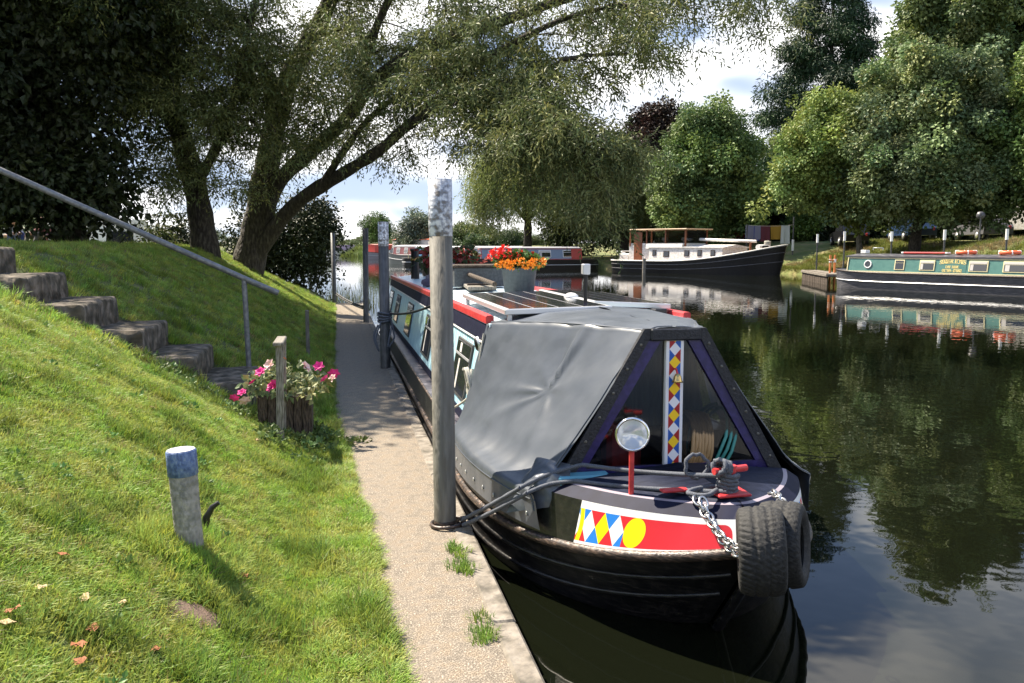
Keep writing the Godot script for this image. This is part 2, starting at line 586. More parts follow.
	# the boats
	M.hull = mottled([lin(0.004, 0.004, 0.005), lin(0.009, 0.009, 0.01), lin(0.055, 0.046, 0.04)], [0.3, 0.62, 0.88], Vector3(0.8, 0.16, 0.8), 0.36, 62, 0.03, fine, 0.2)
	M.rub = mottled([lin(0.02, 0.015, 0.013), lin(0.05, 0.035, 0.03), lin(0.2, 0.13, 0.09)], [0.35, 0.6, 0.85], Vector3(0.4, 0.1, 0.4), 0.45, 63, 0.03, fine, 0.6)
	M.bottle = mottled([lin(0.008, 0.009, 0.007), lin(0.013, 0.014, 0.011), lin(0.03, 0.028, 0.02)], [0.3, 0.6, 0.9], Vector3(0.6, 0.6, 0.6), 0.4, 64, 0.03, fine, 0.2)
	M.sky_blue = mottled([lin(0.22, 0.42, 0.56), lin(0.38, 0.63, 0.74), lin(0.55, 0.78, 0.83)], [0.25, 0.5, 0.75], Vector3(0.35, 6.0, 0.35), 0.28, 65, 0.02)
	M.roof = mottled([lin(0.3, 0.45, 0.55), lin(0.55, 0.68, 0.74), lin(0.7, 0.78, 0.82)], [0.25, 0.5, 0.8], Vector3(1.3, 1.3, 1.3), 0.4, 66, 0.025, fine, 0.15)
	M.red = mottled([lin(0.42, 0.03, 0.035), lin(0.58, 0.05, 0.05)], [0.3, 0.7], Vector3(0.5, 0.5, 0.5), 0.4, 67, 0.03)
	M.navy = mottled([lin(0.007, 0.008, 0.022), lin(0.012, 0.014, 0.034)], [0.3, 0.7], Vector3(0.6, 0.6, 0.6), 0.6, 68, 0.03)
	M.navy.metallic_specular = 0.25
	M.deck = mottled([lin(0.01, 0.013, 0.028), lin(0.018, 0.023, 0.045)], [0.3, 0.7], Vector3(0.4, 0.4, 0.4), 0.6, 69, 0.03, fine, 0.3)
	M.deck.metallic_specular = 0.25
	M.purple = mottled([lin(0.016, 0.012, 0.075), lin(0.03, 0.022, 0.12)], [0.3, 0.7], Vector3(0.4, 0.4, 0.4), 0.35, 70, 0.03)
	M.teal = mat(lin(0.1, 0.3, 0.4), 0.5)
	M.white = mat(lin(0.75, 0.75, 0.73), 0.45)
	M.off_white = mottled([lin(0.5, 0.47, 0.42), lin(0.74, 0.72, 0.68)], [0.2, 0.6], Vector3(1.5, 1.5, 1.5), 0.55, 71, 0.03)
	M.cream = mat(lin(0.7, 0.62, 0.36), 0.45)
	M.black = mat(lin(0.008, 0.008, 0.009), 0.4)
	M.binding = mottled([lin(0.009, 0.01, 0.014), lin(0.022, 0.024, 0.03)], [0.3, 0.7], Vector3(0.2, 0.2, 0.2), 0.55, 72, 0.03, fine, 0.4)
	M.rubber = mottled([lin(0.009, 0.009, 0.009), lin(0.018, 0.018, 0.017), lin(0.034, 0.033, 0.031)], [0.3, 0.6, 0.85], Vector3(0.2, 0.2, 0.2), 0.75, 73, 0.03, fine, 0.5)
	M.steel = mat(lin(0.5, 0.5, 0.5), 0.25, 0.9)
	M.chrome = mat(lin(0.75, 0.75, 0.76), 0.12, 1.0)
	M.brass = mat(lin(0.6, 0.42, 0.16), 0.25, 1.0)
	M.pot = mottled([lin(0.05, 0.058, 0.062), lin(0.075, 0.085, 0.09)], [0.3, 0.7], Vector3(0.3, 0.3, 0.3), 0.7, 74, 0.03)
	M.rope = mottled([lin(0.02, 0.024, 0.034), lin(0.07, 0.08, 0.1), lin(0.2, 0.21, 0.24)], [0.25, 0.5, 0.8], Vector3(0.03, 0.03, 0.03), 0.9, 75, 0.03, fine, 0.6)
	M.pale_rope = mottled([lin(0.25, 0.24, 0.2), lin(0.55, 0.53, 0.47)], [0.3, 0.7], Vector3(0.03, 0.03, 0.03), 0.9, 76, 0.03)
	M.vinyl = mottled([lin(0.064, 0.075, 0.093), lin(0.078, 0.09, 0.109), lin(0.094, 0.106, 0.126)], [0.2, 0.5, 0.85], Vector3(1.6, 1.6, 1.6), 0.34, 77, 0.02, fine, 0.05)
	M.glass_dark = mat(Color(0.02, 0.025, 0.03, 0.4), 0.05)
	M.glass_dark.transparency = BaseMaterial3D.TRANSPARENCY_ALPHA
	M.window = mat(lin(0.02, 0.022, 0.026), 0.05)
	M.window.metallic_specular = 0.7
	M.curtain = mat(lin(0.5, 0.48, 0.45), 0.8)
	M.solar = mat(lin(0.012, 0.013, 0.025), 0.12)
	M.solar_gap = mat(lin(0.45, 0.45, 0.44), 0.3)
	M.alu = mat(lin(0.6, 0.61, 0.62), 0.35, 0.6)
	M.green_paint = mottled([lin(0.06, 0.16, 0.14), lin(0.085, 0.2, 0.17)], [0.3, 0.7], Vector3(2, 2, 2), 0.35, 78, 0.03)
	M.grey_hull = mottled([lin(0.05, 0.05, 0.055), lin(0.09, 0.09, 0.1), lin(0.16, 0.15, 0.15)], [0.3, 0.6, 0.85], Vector3(2.5, 0.3, 2.5), 0.4, 79, 0.03)
	M.leaf = leafy(Color.WHITE, 0.7)
	M.dark_leaf = leafy(Color.WHITE, 0.3)
	M.blade = leafy(Color.WHITE, 0.9)
	M.petal = leafy(Color.WHITE, 0.5)

func make_setting() -> void:
	# water out to the bends of the river
	var w := PlaneMesh.new()
	w.size = Vector2(400, 420)
	tag(put("water", w, M.water, null, Vector3(0, WATER, -130)), "", "", "", "structure")
	# the land on both sides, out to the horizon
	var xs := [-1500.0, -800.0, -400.0, -220.0, -130.0, -90.0, -70.0, -55.0]
	var x := -46.0
	while x < 62.0:
		xs.append(x); x += 1.3
	xs.append_array([66.0, 75.0, 90.0, 120.0, 180.0, 300.0, 600.0, 1500.0])
	var zs := [120.0, 70.0, 40.0, 25.0]
	var z := 14.0
	while z > -175.0:
		zs.append(z); z -= 1.5
	zs.append_array([-180.0, -190.0, -210.0, -240.0, -290.0, -360.0, -460.0, -650.0, -1000.0, -1800.0])
	var st := mb()
	var H := PackedFloat32Array()
	for i in xs.size():
		for j in zs.size():
			var h := ground(xs[i], zs[j])
			if xs[i] < 0.9 and xs[i] > -13.0 and zs[j] > -27.5 and zs[j] < 6.0: h -= 0.6
			H.append(h)
	st.set_smooth_group(0)
	var nz := zs.size()
	for i in xs.size() - 1:
		for j in nz - 1:
			var a := Vector3(xs[i], H[i * nz + j], zs[j])
			var b := Vector3(xs[i], H[i * nz + j + 1], zs[j + 1])
			var c := Vector3(xs[i + 1], H[(i + 1) * nz + j + 1], zs[j + 1])
			var d := Vector3(xs[i + 1], H[(i + 1) * nz + j], zs[j])
			if maxf(maxf(a.y, b.y), maxf(c.y, d.y)) > -1.2: quad(st, a, b, c, d)
	tag(put("ground", done(st), M.far_grass), "", "", "", "structure")

func make_near_bank() -> void:
	var st := mb()
	sheet(st, 130, 190, func(u: float, v: float) -> Vector3:
		var x := lerpf(-14.0, 0.55, pow(u, 0.6))
		var z := lerpf(5.0, -29.0, pow(v, 1.3))
		if shore(x, z) < -0.02: return Vector3(x, -0.9, z)
		return Vector3(x, bank(x, z), z))
	tag(put("grass_bank", done(st), M.soil), "", "", "", "structure")
	# gravel path
	st = mb()
	sheet(st, 14, 220, func(u: float, v: float) -> Vector3:
		var z := lerpf(4.0, -24.3, v)
		var l := edge_x(z) - 0.06
		var x := lerpf(l, 0.612, u)
		return Vector3(x, 0.0 + 0.003 * gn1.get_noise_2d(x * 1.6, z * 1.6) - 0.05 * smoothstep(0.12, 0.0, u), z))
	tag(put("path", done(st), M.gravel), "", "", "", "structure")
	# quay wall with its coping slabs
	var q := put("quay_wall", bx(Vector3(0.655, -0.63, -10.2), Vector3(0.09, 1.1, 28.4)), M.concrete)
	tag(q, "", "", "", "structure")
	var shapes := []
	for k in 4: shapes.append(bx(Vector3(0, rng.randf_range(-0.003, 0.003), 0), Vector3(0.108 + rng.randf_range(-0.004, 0.004), 0.09, 1.188), Basis(Vector3.UP, rng.randf_range(-0.003, 0.003)), 0.012))
	for k in 24:
		put("coping_slab", shapes[k % 4], M.concrete, q, Vector3(0.662, -0.036 + 0.002 * (k % 3), 3.2 - k * 1.2))
	# mooring posts
	var posts := [[Vector3(0.575, 0, -4.73), 1.96, 0.064, "tall brown-grey steel mooring post nearest the camera, peeling pale paint on its top"], [Vector3(0.59, 0, -11.17), 1.9, 0.066, "grey steel mooring post with bluish peeling top beside the boat's windows"], [Vector3(0.565, 0, -18.08), 1.96, 0.058, "dark steel mooring post without paint, third along the towpath edge"], [Vector3(-0.1, 0, -23.87), 1.94, 0.058, "farthest dark mooring post, at the end of the path by the shrub"]]
	for i in 4:
		var p = posts[i]
		var t := thing("mooring_post", p[3], "mooring post", p[0], 0.0, "steel mooring posts along the quay")
		t.rotation.z = [0.006, 0.0, -0.012, 0.004][i]
		var r: float = p[2]
		put("post", lt([Vector2(r, -0.3), Vector2(r, p[1]), Vector2(r - 0.006, p[1]), Vector2(r - 0.006, p[1] - 0.05), Vector2(0, p[1] - 0.05)], 28), M.galv if i == 0 else M.galv_dark, t)
		if i < 2:
			put("painted_top", lt([Vector2(r + 0.001, p[1] - 0.31), Vector2(r + 0.0025, p[1] - 0.308), Vector2(r + 0.0025, p[1] + 0.001), Vector2(r - 0.001, p[1] + 0.002)], 28), M.worn_paint, t)
		if i == 0:
			put("rust_collar", lt([Vector2(r + 0.001, 0.0), Vector2(r + 0.006, 0.002), Vector2(r + 0.002, 0.03), Vector2(r + 0.0005, 0.035)], 28), M.rub, t)
	# stone steps up the bank
	var steps := thing("stone_steps", "mossy rough stone steps climbing the grass bank to the left", "steps", Vector3(-0.83, 0.345, -8.6))
	for i in 12:
		var top := 0.0 + i * 0.247
		var xx := -i * 0.452
		var sst := mb()
		var ww := 1.2 + rng.randf_range(-0.03, 0.05)
		var nn := noise(3.0, 80 + i)
		sheet(sst, 10, 16, func(u: float, v: float) -> Vector3:
			var prof := [Vector2(0.0, -0.36), Vector2(0.0, -0.18), Vector2(0.0, -0.03), Vector2(-0.012, -0.006), Vector2(-0.03, 0.0), Vector2(-0.15, 0.0), Vector2(-0.3, 0.0), Vector2(-0.45, 0.0), Vector2(-0.49, 0.0), Vector2(-0.51, -0.02), Vector2(-0.51, -0.36)]
			var k: Vector2 = prof[int(round(u * 10))]
			var zz := clampf((v - 0.5) * 1.16, -0.5, 0.5)
			var edge := 1.0 if v > 0.01 and v < 0.99 else 0.0
			var kk := k
			if edge == 0.0: kk = Vector2(-0.25, -0.2)
			var pp := Vector3(kk.x, kk.y, zz * ww)
			return pp + Vector3(nn.get_noise_3dv(pp), nn.get_noise_3dv(pp + Vector3(9, 0, 0)) * 0.7, nn.get_noise_3dv(pp + Vector3(0, 9, 0))) * 0.035 * edge, 1)
		put("step", done(sst), M.stone, steps, Vector3(xx, top, rng.randf_range(-0.04, 0.04)))
	# handrail
	var hr := thing("handrail", "grey tubular steel handrail sloping down beside the stone steps", "handrail", Vector3(-0.95, 0.34, -9.2))
	put("rail", tb([Vector3(-5.6, 3.34, 0), Vector3(-2.23, 1.985, 0), Vector3(0.0, 0.92, 0), Vector3(0.34, 0.765, 0)], 0.031, 14), M.rail, hr)
	put("post", tb([Vector3(0.02, -0.1, 0), Vector3(0.0, 0.9, 0)], 0.027, 12), M.rail, hr)
	put("post", tb([Vector3(-3.3, 1.2, 0), Vector3(-3.32, 2.42, 0)], 0.027, 12), M.rail, hr)
	# small stake by the path
	var sk := put("metal_stake", bx(Vector3(0, 0.2, 0), Vector3(0.05, 0.75, 0.04), Basis(), 0.006), M.galv, null, Vector3(-0.42, 0.15, -11.9))
	tag(sk, "short thin grey stake in the shaded grass beside the path", "stake")
	# bollard
	var bo := thing("bollard", "short concrete bollard with a blue painted top in the lawn", "bollard", Vector3(-0.672, 0.24, -3.88))
	bo.rotation.z = 0.045
	put("concrete_shaft", lt([Vector2(0.059, -0.3), Vector2(0.059, 0.2), Vector2(0.061, 0.37)], 26), M.bollard, bo)
	var bc := put("blue_cap", lt([Vector2(0.0615, 0.355), Vector2(0.0645, 0.358), Vector2(0.0645, 0.462), Vector2(0.0615, 0.467), Vector2(0, 0.469)], 30), M.blue_band, bo)
	put("pale_top", lt([Vector2(0.059, 0.4695), Vector2(0.0, 0.4715)], 30), mottled([lin(0.33, 0.36, 0.42), lin(0.55, 0.56, 0.6)], [0.3, 0.7], Vector3(0.1, 0.1, 0.1), 0.6, 90), bc)
	tag(put("pipe_stub", tb([Vector3(-0.02, -0.1, 0), Vector3(-0.01, 0.03, 0), Vector3(0.02, 0.08, 0), Vector3(0.05, 0.1, 0.0)], [0.02, 0.018, 0.014, 0.01], 10), M.black, null, Vector3(-0.63, 0.28, -4.15)), "black bent pipe end poking out of the grass behind the bollard", "pipe")
	# wooden frame by the planter
	var fr := thing("wooden_trestle", "weathered wooden frame of two posts with a top board beside the planter", "frame", Vector3(-0.45, 0.15, -6.6))
	for k in 2:
		put("post", bx(Vector3(0, 0.3, -0.36 * k), Vector3(0.055, 0.8, 0.05), Basis(Vector3.FORWARD, 0.02), 0.006), M.old_wood, fr)
	put("top_board", bx(Vector3(0.0, 0.713, -0.18), Vector3(0.075, 0.03, 0.47), Basis(), 0.006), M.old_wood, fr)
	# planter and flowers
	var pl := thing("wooden_planter", "dark slatted wooden planter with pink and orange flowers at the foot of the steps", "planter", Vector3(-0.44, 0.1, -7.15))
	for side in 4:
		var n := 6 if side < 2 else 4
		for k in n:
			var o := (k + 0.5) / n - 0.5
			var at := Vector3(o * 0.4, 0.13, 0.2 if side == 0 else -0.2) if side < 2 else Vector3(0.2 if side == 2 else -0.2, 0.13, o * 0.4)
			put("board", bx(at, Vector3(0.062, 0.34 + rng.randf_range(-0.01, 0.01), 0.022) if side < 2 else Vector3(0.022, 0.34, 0.094), Basis(), 0.004), M.dark_wood, pl)
	put("soil", bx(Vector3(0, 0.14, 0), Vector3(0.38, 0.28, 0.37)), M.dark_wood, pl)
	var leaves := clump(26, 0.11, 0.06, 0.022, 0.6, 0.1)
	var xf := []
	var cl := []
	for k in 22:
		xf.append(Transform3D(Basis(Vector3.UP, rng.randf() * TAU), Vector3(rng.randf_range(-0.3, 0.28), 0.34 + rng.randf_range(-0.03, 0.12), rng.randf_range(-0.25, 0.28))))
		cl.append(vary(Color(0.22, 0.25, 0.11), 0.35))
	scatter("leaves", leaves, M.leaf, xf, cl, pl)
	var bloom := flower(0.056, 6)
	var pink := mat(lin(0.75, 0.03, 0.26), 0.6)
	var orange := mat(lin(0.85, 0.22, 0.02), 0.6)
	var pale := mat(lin(0.75, 0.5, 0.45), 0.6)
	for f in [[0.38, 0.5, 0.22, pink], [-0.2, 0.58, 0.28, pink], [-0.27, 0.5, 0.3, pink], [-0.44, 0.38, 0.3, pink], [-0.1, 0.47, 0.34, pink], [0.32, 0.58, 0.05, pink], [0.46, 0.52, 0.1, pink], [-0.02, 0.67, 0.2, orange], [-0.34, 0.36, 0.33, pale], [0.2, 0.6, 0.2, pale], [-0.12, 0.63, 0.25, pale], [0.45, 0.5, 0.2, pale], [-0.37, 0.42, 0.27, pink], [-0.06, 0.49, 0.36, pink]]:
		var fl := put("flower", bloom, f[3], pl, Vector3(f[0] * 0.85, f[1] - 0.07, f[2]))
		fl.rotation = Vector3(rng.randf_range(0.5, 1.1), rng.randf() * 6.0, rng.randf_range(-0.4, 0.4))
		fl.scale = Vector3.ONE * rng.randf_range(0.8, 1.1)
	# fallen leaves on the lawn
	var lf := mb()
	for q5 in 5: leaf(lf, Vector3.ZERO, Vector3(cos(q5 * 0.5 - 1.0), 0.25, sin(q5 * 0.5 - 1.0)), Vector3.UP, 0.055 if q5 == 2 else 0.042, 0.014)
	var lfm := done(lf)
	var tan_leaf := mat(lin(0.42, 0.3, 0.16), 0.8)
	var rust_leaf := mat(lin(0.26, 0.09, 0.03), 0.8)
	var spots := [[-1.0, -3.02, 0, "tan leaf lying alone left of the other leaves, below the hollow in the lawn"], [-0.87, -3.07, 0, "tan leaf in the middle of a row of three pale leaves below the bollard"], [-0.77, -3.15, 0, "tan leaf at the right end of the row of three below the bollard"], [-1.02, -2.82, 1, "large orange-brown leaf at the left edge of the lawn"], [-1.01, -2.72, 0, "pale curled leaf under the large orange one at the left edge"], [-0.8, -2.9, 1, "rust-brown leaf just below the row of three pale leaves"], [-0.83, -2.77, 1, "rust-brown leaf near the bottom left, upper of two close together"], [-0.79, -2.69, 1, "rust-brown leaf near the bottom left, lower of two close together"], [-0.62, -2.93, 1, "rust-brown leaf on the lawn straight below the bollard, near the bottom"], [-0.43, -3.8, 1, "rust-brown leaf on the lawn halfway between bollard and path"], [-1.02, -3.29, 1, "rust-brown leaf beside the hollow left of the bollard"], [-0.58, -6.21, 0, "pale leaf on the sunny lawn left of the wooden trestle's foot"], [-1.2, -5.73, 0, "pale leaf on the lawn below the middle of the stone steps"], [0.1, -4.07, 1, "small brown leaf on the left edge of the gravel, level with the nearest post"], [0.2, -3.05, 1, "brown leaf on the gravel's edge at the very bottom"]]
	for s in spots:
		var l := put("fallen_leaf", lfm, tan_leaf if s[2] == 0 else rust_leaf, null, Vector3(s[0], bank(s[0], s[1]) + (0.045 if s[0] < 0.0 else 0.008), s[1]))
		l.rotation = Vector3(rng.randf_range(-0.3, 0.3), rng.randf() * TAU, rng.randf_range(-0.3, 0.1))
		l.scale = Vector3.ONE * rng.randf_range(0.5, 0.85)
		tag(l, s[3], "leaf", "fallen leaves on the lawn")
	var sp := mb()
	var sn := noise(4.0, 66)
	lathe(sp, [Vector2(0.0, 0.012), Vector2(0.05, 0.014), Vector2(0.1, 0.008), Vector2(0.15, -0.01)], 18, Transform3D(Basis(Vector3.BACK, -0.49).scaled(Vector3(1.2, 1.0, 0.8)), Vector3.ZERO))
	tag(put("soil", done(sp), mottled([lin(0.05, 0.03, 0.022), lin(0.13, 0.085, 0.06), lin(0.2, 0.14, 0.1)], [0.2, 0.5, 0.8], Vector3(0.12, 0.12, 0.12), 0.95, 98, 0.05, fine_normal(), 1.5), null, Vector3(-0.585, bank(-0.585, -3.32) + 0.005, -3.32)), "", "", "", "structure")
	# weeds on the coping
	var wt := [grass_tuft(26, 0.06, 0.05, 0.003), grass_tuft(40, 0.05, 0.07, 0.003)]
	for s in [[Vector3(0.585, 0, -4.3), 0, "small green weed tuft just below the nearest mooring post"], [Vector3(0.575, 0, -4.08), 1, "wider green weed tuft, second below the nearest mooring post"], [Vector3(0.56, 0, -3.32), 1, "lowest weed tuft on the path edge, near the bottom of the photo"]]:
		var g := thing("weed_tuft", s[2], "weed", s[0])
		var xf2 := []
		var cc := []
		for k in 9:
			xf2.append(Transform3D(Basis(Vector3.UP, rng.randf() * 6.0).scaled(Vector3.ONE * rng.randf_range(0.5, 0.9)), Vector3(rng.randfn() * 0.03, 0.0, rng.randfn() * 0.06)))
			cc.append(vary(Color(0.16, 0.25, 0.05), 0.3))
		scatter("leaves", wt[s[1]], M.blade, xf2, cc, g)

func fine_normal() -> Texture2D:
	return M.fine

func flower(r: float, n: int) -> ArrayMesh:
	var st := mb()
	st.set_smooth_group(-1)
	for i in n:
		var a := TAU * i / n
		var d := Vector3(cos(a), 0.35, sin(a))
		leaf(st, Vector3.ZERO, d.normalized(), Vector3.UP, r, r * 0.42)
		leaf(st, Vector3.ZERO, Vector3(cos(a + 0.5), 0.8, sin(a + 0.5)).normalized(), Vector3.UP, r * 0.7, r * 0.35)
	return done(st)

# ---------------------------------------------------------------- the blue narrowboat
const BOAT := Vector3(1.72, -0.194, -3.2)
const BS := 0.92
const LEN := 15.4

func hb(s: float) -> float:   # half-breadth, s metres behind the stem
	var t := clampf(s / 2.8, 0.0, 1.0)
	var h := 1.03 * pow(1.0 - pow(1.0 - t, 3.0), 0.82)
	if s > LEN - 1.3: h *= sqrt(maxf(0.0, 1.0 - pow((s - LEN + 1.3) / 1.32, 2.0)))
	return h

func y_rail(s: float) -> float: return 0.30 + 0.25 * exp(-s / 0.55)
func y_top(s: float) -> float: return 0.575 + 0.10 * exp(-s / 0.9)

func station(u: float) -> float:   # stations crowd towards the bow
	return LEN * pow(u, 3.2)

func below(s: float, side: float, w: float, out := 0.0) -> Vector3:   # w 1 at the rubbing rail, 0 at the bottom
	var y := lerpf(-0.75, y_rail(s), w)
	var shift := 0.85 * (1.0 - w) * (0.75 + y_rail(s)) * exp(-s / 1.4)
	return Vector3(side * (hb(s) * (1.0 - (0.05 + 0.4 * exp(-s / 0.9)) * (1.0 - w)) + 0.012 + out), y, -s - shift + out * exp(-s / 0.2))

func above(s: float, side: float, w: float, out := 0.0) -> Vector3:   # w 0 at the rail, 1 at the gunwale
	var y := lerpf(y_rail(s), y_top(s), w)
	var lean := 0.09 * w * exp(-s / 1.3)
	return Vector3(side * (maxf(hb(s) - lean * minf(1.0, hb(s) / 0.3), 0.0) + 0.012 + out), y, -s - lean * exp(-s / 0.15) + out * exp(-s / 0.2))

func diamond_image(w: int, h: int, f: Callable) -> ImageTexture:
	var im := Image.create(w, h, false, Image.FORMAT_RGB8)
	for j in h:
		for i in w:
			var c := Color(0, 0, 0)
			for q in 4:
				var k: Color = f.call((i + 0.25 + 0.5 * (q % 2)) / w, (j + 0.25 + 0.5 * (q / 2)) / h)
				c += k * 0.25
			im.set_pixel(i, j, c)
	im.generate_mipmaps()
	return ImageTexture.create_from_image(im)

func make_boat() -> void:
	var b := thing("narrowboat", "sky blue narrowboat with grey canvas fore cover moored by the towpath", "narrowboat", BOAT)
	b.rotation.x = -0.008
	b.scale = Vector3.ONE * BS
	# hull below and above the rubbing rail
	var st := mb()
	for side in [-1.0, 1.0]:
		sheet(st, 90, 8, func(u: float, v: float) -> Vector3: return below(station(u), side, v))
	var hull := put("hull", done(st), M.hull, b)
	st = mb()
	for side in [-1.0, 1.0]:
		sheet(st, 90, 4, func(u: float, v: float) -> Vector3: return above(0.72 + (LEN - 0.72) * pow(u, 2.2), side, v))
	put("topside", done(st), M.bottle, hull)
	# strakes
	for k in 3:
		st = mb()
		for side in [-1.0, 1.0]:
			var pts := []
			for i in 60:
				var s := 0.02 + (LEN - 0.1) * pow(i / 59.0, 2.6)
				pts.append(below(s, side, [1.0, 0.88, 0.77][k], 0.004))
			tube(st, pts, [0.028, 0.014, 0.014][k], 8)
		put("rubbing_strake", done(st), [M.rub, M.hull, M.hull][k], b)
	# stem post
	put("stem_post", tb([Vector3(0, 0.72, -0.03), Vector3(0, 0.5, 0.012), Vector3(0, 0.15, -0.27), Vector3(0, -0.7, -1.0)], 0.026, 8), M.hull, b)
	# painted bow panels
	var blue := Color(0.16, 0.5, 0.85)
	var red := Color(0.84, 0.16, 0.2)
	var yel := Color(1.0, 0.9, 0.05)
	var whi := Color(0.93, 0.93, 0.92)
	var art := diamond_image(1024, 224, func(u: float, v: float) -> Color:
		var vv := (v - 0.16) / 0.68
		var bulge := 0.012 * sin(clampf(vv, 0, 1) * PI)
		if u < 0.035 + bulge and u > 0.004 + bulge and vv > 0.0 and vv < 1.0: return yel
		if vv < 0.0 or vv > 1.0: return whi
		if u < 0.33:
			var p := (u - 0.035) / 0.295 * 3.0
			var k := int(floor(p))
			var fx := absf(p - k - 0.5) * 2.0
			var fy := absf(vv - 0.5) * 2.0
			if fx + fy < 1.0: return yel if k == 1 else whi
			var leftside := p - k < 0.5
			var corner := (k + (0 if leftside else 1))
			var topp := vv < 0.5
			return blue if (corner % 2 == 0) == topp else red
		var ex := (u - 0.395) / 0.066
		var ey := (vv - 0.5) / 0.5
		if ex * ex + ey * ey < 1.0: return yel
		var rr := (u - 0.885) / 0.05
		if rr > 0.0 and (rr * rr + pow(absf(vv - 0.5) * 2.0, 3.0) > 1.0): return whi
		return red)
	var paint := mat(Color.WHITE, 0.4)
	paint.albedo_texture = art
	for side in [-1.0, 1.0]:
		st = mb()
		var arc := [0.0]
		for i in 60: arc.append(arc[i] + above(0.72 - 0.71 * (i + 1) / 60.0, side, 0.5).distance_to(above(0.72 - 0.71 * i / 60.0, side, 0.5)))
		sheet(st, 60, 5, func(u: float, v: float) -> Vector3:
			var want: float = u * arc[60]
			var k := 0
			while k < 59 and arc[k + 1] < want: k += 1
			var t: float = k + (want - arc[k]) / maxf(arc[k + 1] - arc[k], 1e-6)
			return above(0.72 - 0.71 * t / 60.0, side, 1.0 - v, 0.002))
		put("painted_bow_panel", done(st), paint, b)
	# cap over the bow panels, deck edge and fore deck
	st = mb()
	var dk := func(s: float, side: float, t: float) -> Vector3:   # from the bulwark top inwards
		var a := above(maxf(s, 0.012), side, 1.0)
		var y: float = [0.0, 0.05, 0.056, 0.06][int(t)]
		var inn: float = [0.0, 0.075, 0.10, 0.0][int(t)]
		if int(t) == 3: return Vector3(0, 0.735 + 0.0 * s, a.z - 0.1 * exp(-s / 0.15))
		return Vector3(side * maxf(absf(a.x) - inn, 0.0), a.y + y, a.z - inn * exp(-s / 0.25))
	for side in [-1.0, 1.0]:
		sheet(st, 40, 1, func(u: float, v: float) -> Vector3: return dk.call(0.95 * u * u, side, roundf(v)))
	put("deck_cant", done(st), M.navy, b)
	st = mb()
	for side in [-1.0, 1.0]:
		sheet(st, 40, 1, func(u: float, v: float) -> Vector3: return dk.call(0.95 * u * u, side, 1.0 + roundf(v)))
	put("deck_edge", done(st), mat(lin(0.3, 0.26, 0.3), 0.4), b)
	st = mb()
	for side in [-1.0, 1.0]:
		sheet(st, 40, 1, func(u: float, v: float) -> Vector3: return dk.call(0.95 * u * u, side, 2.0 + roundf(v)))
	put("fore_deck", done(st), M.deck, b)
	put("deck_hatch", bx(Vector3(-0.55, 0.66, -0.98), Vector3(0.3, 0.06, 0.1), Basis(), 0.01), M.teal, b)
	put("bulkhead", bx(Vector3(0, 0.42, -1.09), Vector3(1.2, 0.42, 0.05)), M.black, b)
	put("well_floor", bx(Vector3(0, 0.3, -1.95), Vector3(1.5, 0.05, 1.4)), M.deck, b)
	# gunwale walkway
	st = mb()
	for side in [-1.0, 1.0]:
		sheet(st, 60, 1, func(u: float, v: float) -> Vector3:
			var s := 2.4 + (LEN - 2.4) * u
			return Vector3(side * lerpf(hb(s) + 0.014, minf(0.9, hb(s)), v), y_top(s) + 0.002, -s))
	put("gunwale", done(st), mottled([lin(0.06, 0.055, 0.07), lin(0.14, 0.13, 0.15)], [0.3, 0.7], Vector3(0.5, 0.5, 0.5), 0.4, 91), b)
	st = mb()
	for side in [-1.0, 1.0]:
		var pts := []
		for i in 40: pts.append(Vector3(side * (hb(2.0 + (LEN - 2.1) * i / 39.0) + 0.016), y_top(3) , -2.0 - (LEN - 2.1) * i / 39.0))
		tube(st, pts, 0.014, 6)
	put("gunwale_edge", done(st), M.rub, b)
	put("stern_deck", bx(Vector3(0, 0.585, -LEN + 0.8), Vector3(1.7, 0.02, 1.3)), M.deck, b)
	# cabin
	var z0 := -2.62
	var z1 := -LEN + 1.3
	var cabin := put("cabin", pz([Vector2(-0.925, 0.59), Vector2(-0.775, 1.375), Vector2(0.775, 1.375), Vector2(0.925, 0.59)], z1, z0), M.sky_blue, b)
	put("lower_band", pz([Vector2(-0.934, 0.6), Vector2(-0.922, 0.66), Vector2(0.922, 0.66), Vector2(0.934, 0.6)], z1 + 0.01, z0 - 0.004), M.navy, cabin)
	var rf := mb()
	rf.set_smooth_group(-1)
	var arcp := [Vector2(-0.79, 1.376)]
	for i in 15:
		var t := i / 14.0 * 2.0 - 1.0
		arcp.append(Vector2(t * 0.79, 1.40 + 0.075 * (1.0 - t * t)))
	arcp.append(Vector2(0.79, 1.376))
	prism(rf, PackedVector2Array(arcp), z1 - 0.03, z0 + 0.03)
	put("roof", done(rf), M.roof, b)
	for side in [-1.0, 1.0]:
		var hrail := put("handrail", pz([Vector2(-0.03, 0), Vector2(-0.03, 0.05), Vector2(-0.02, 0.06), Vector2(0.02, 0.06), Vector2(0.03, 0.05), Vector2(0.03, 0)], z1, z0 - 0.05, Transform3D(Basis(), Vector3(side * 0.775, 1.398, 0))), M.red, b)
		put("navy_band", bx(Vector3(side * 0.802, 1.325, (z0 + z1) / 2), Vector3(0.012, 0.125, z0 - z1 - 0.01), Basis(Vector3.BACK, side * 0.19)), M.navy, hrail)
		put("white_line", bx(Vector3(side * 0.8165, 1.252, (z0 + z1) / 2), Vector3(0.01, 0.014, z0 - z1 - 0.012), Basis(Vector3.BACK, side * 0.19)), M.white, hrail)
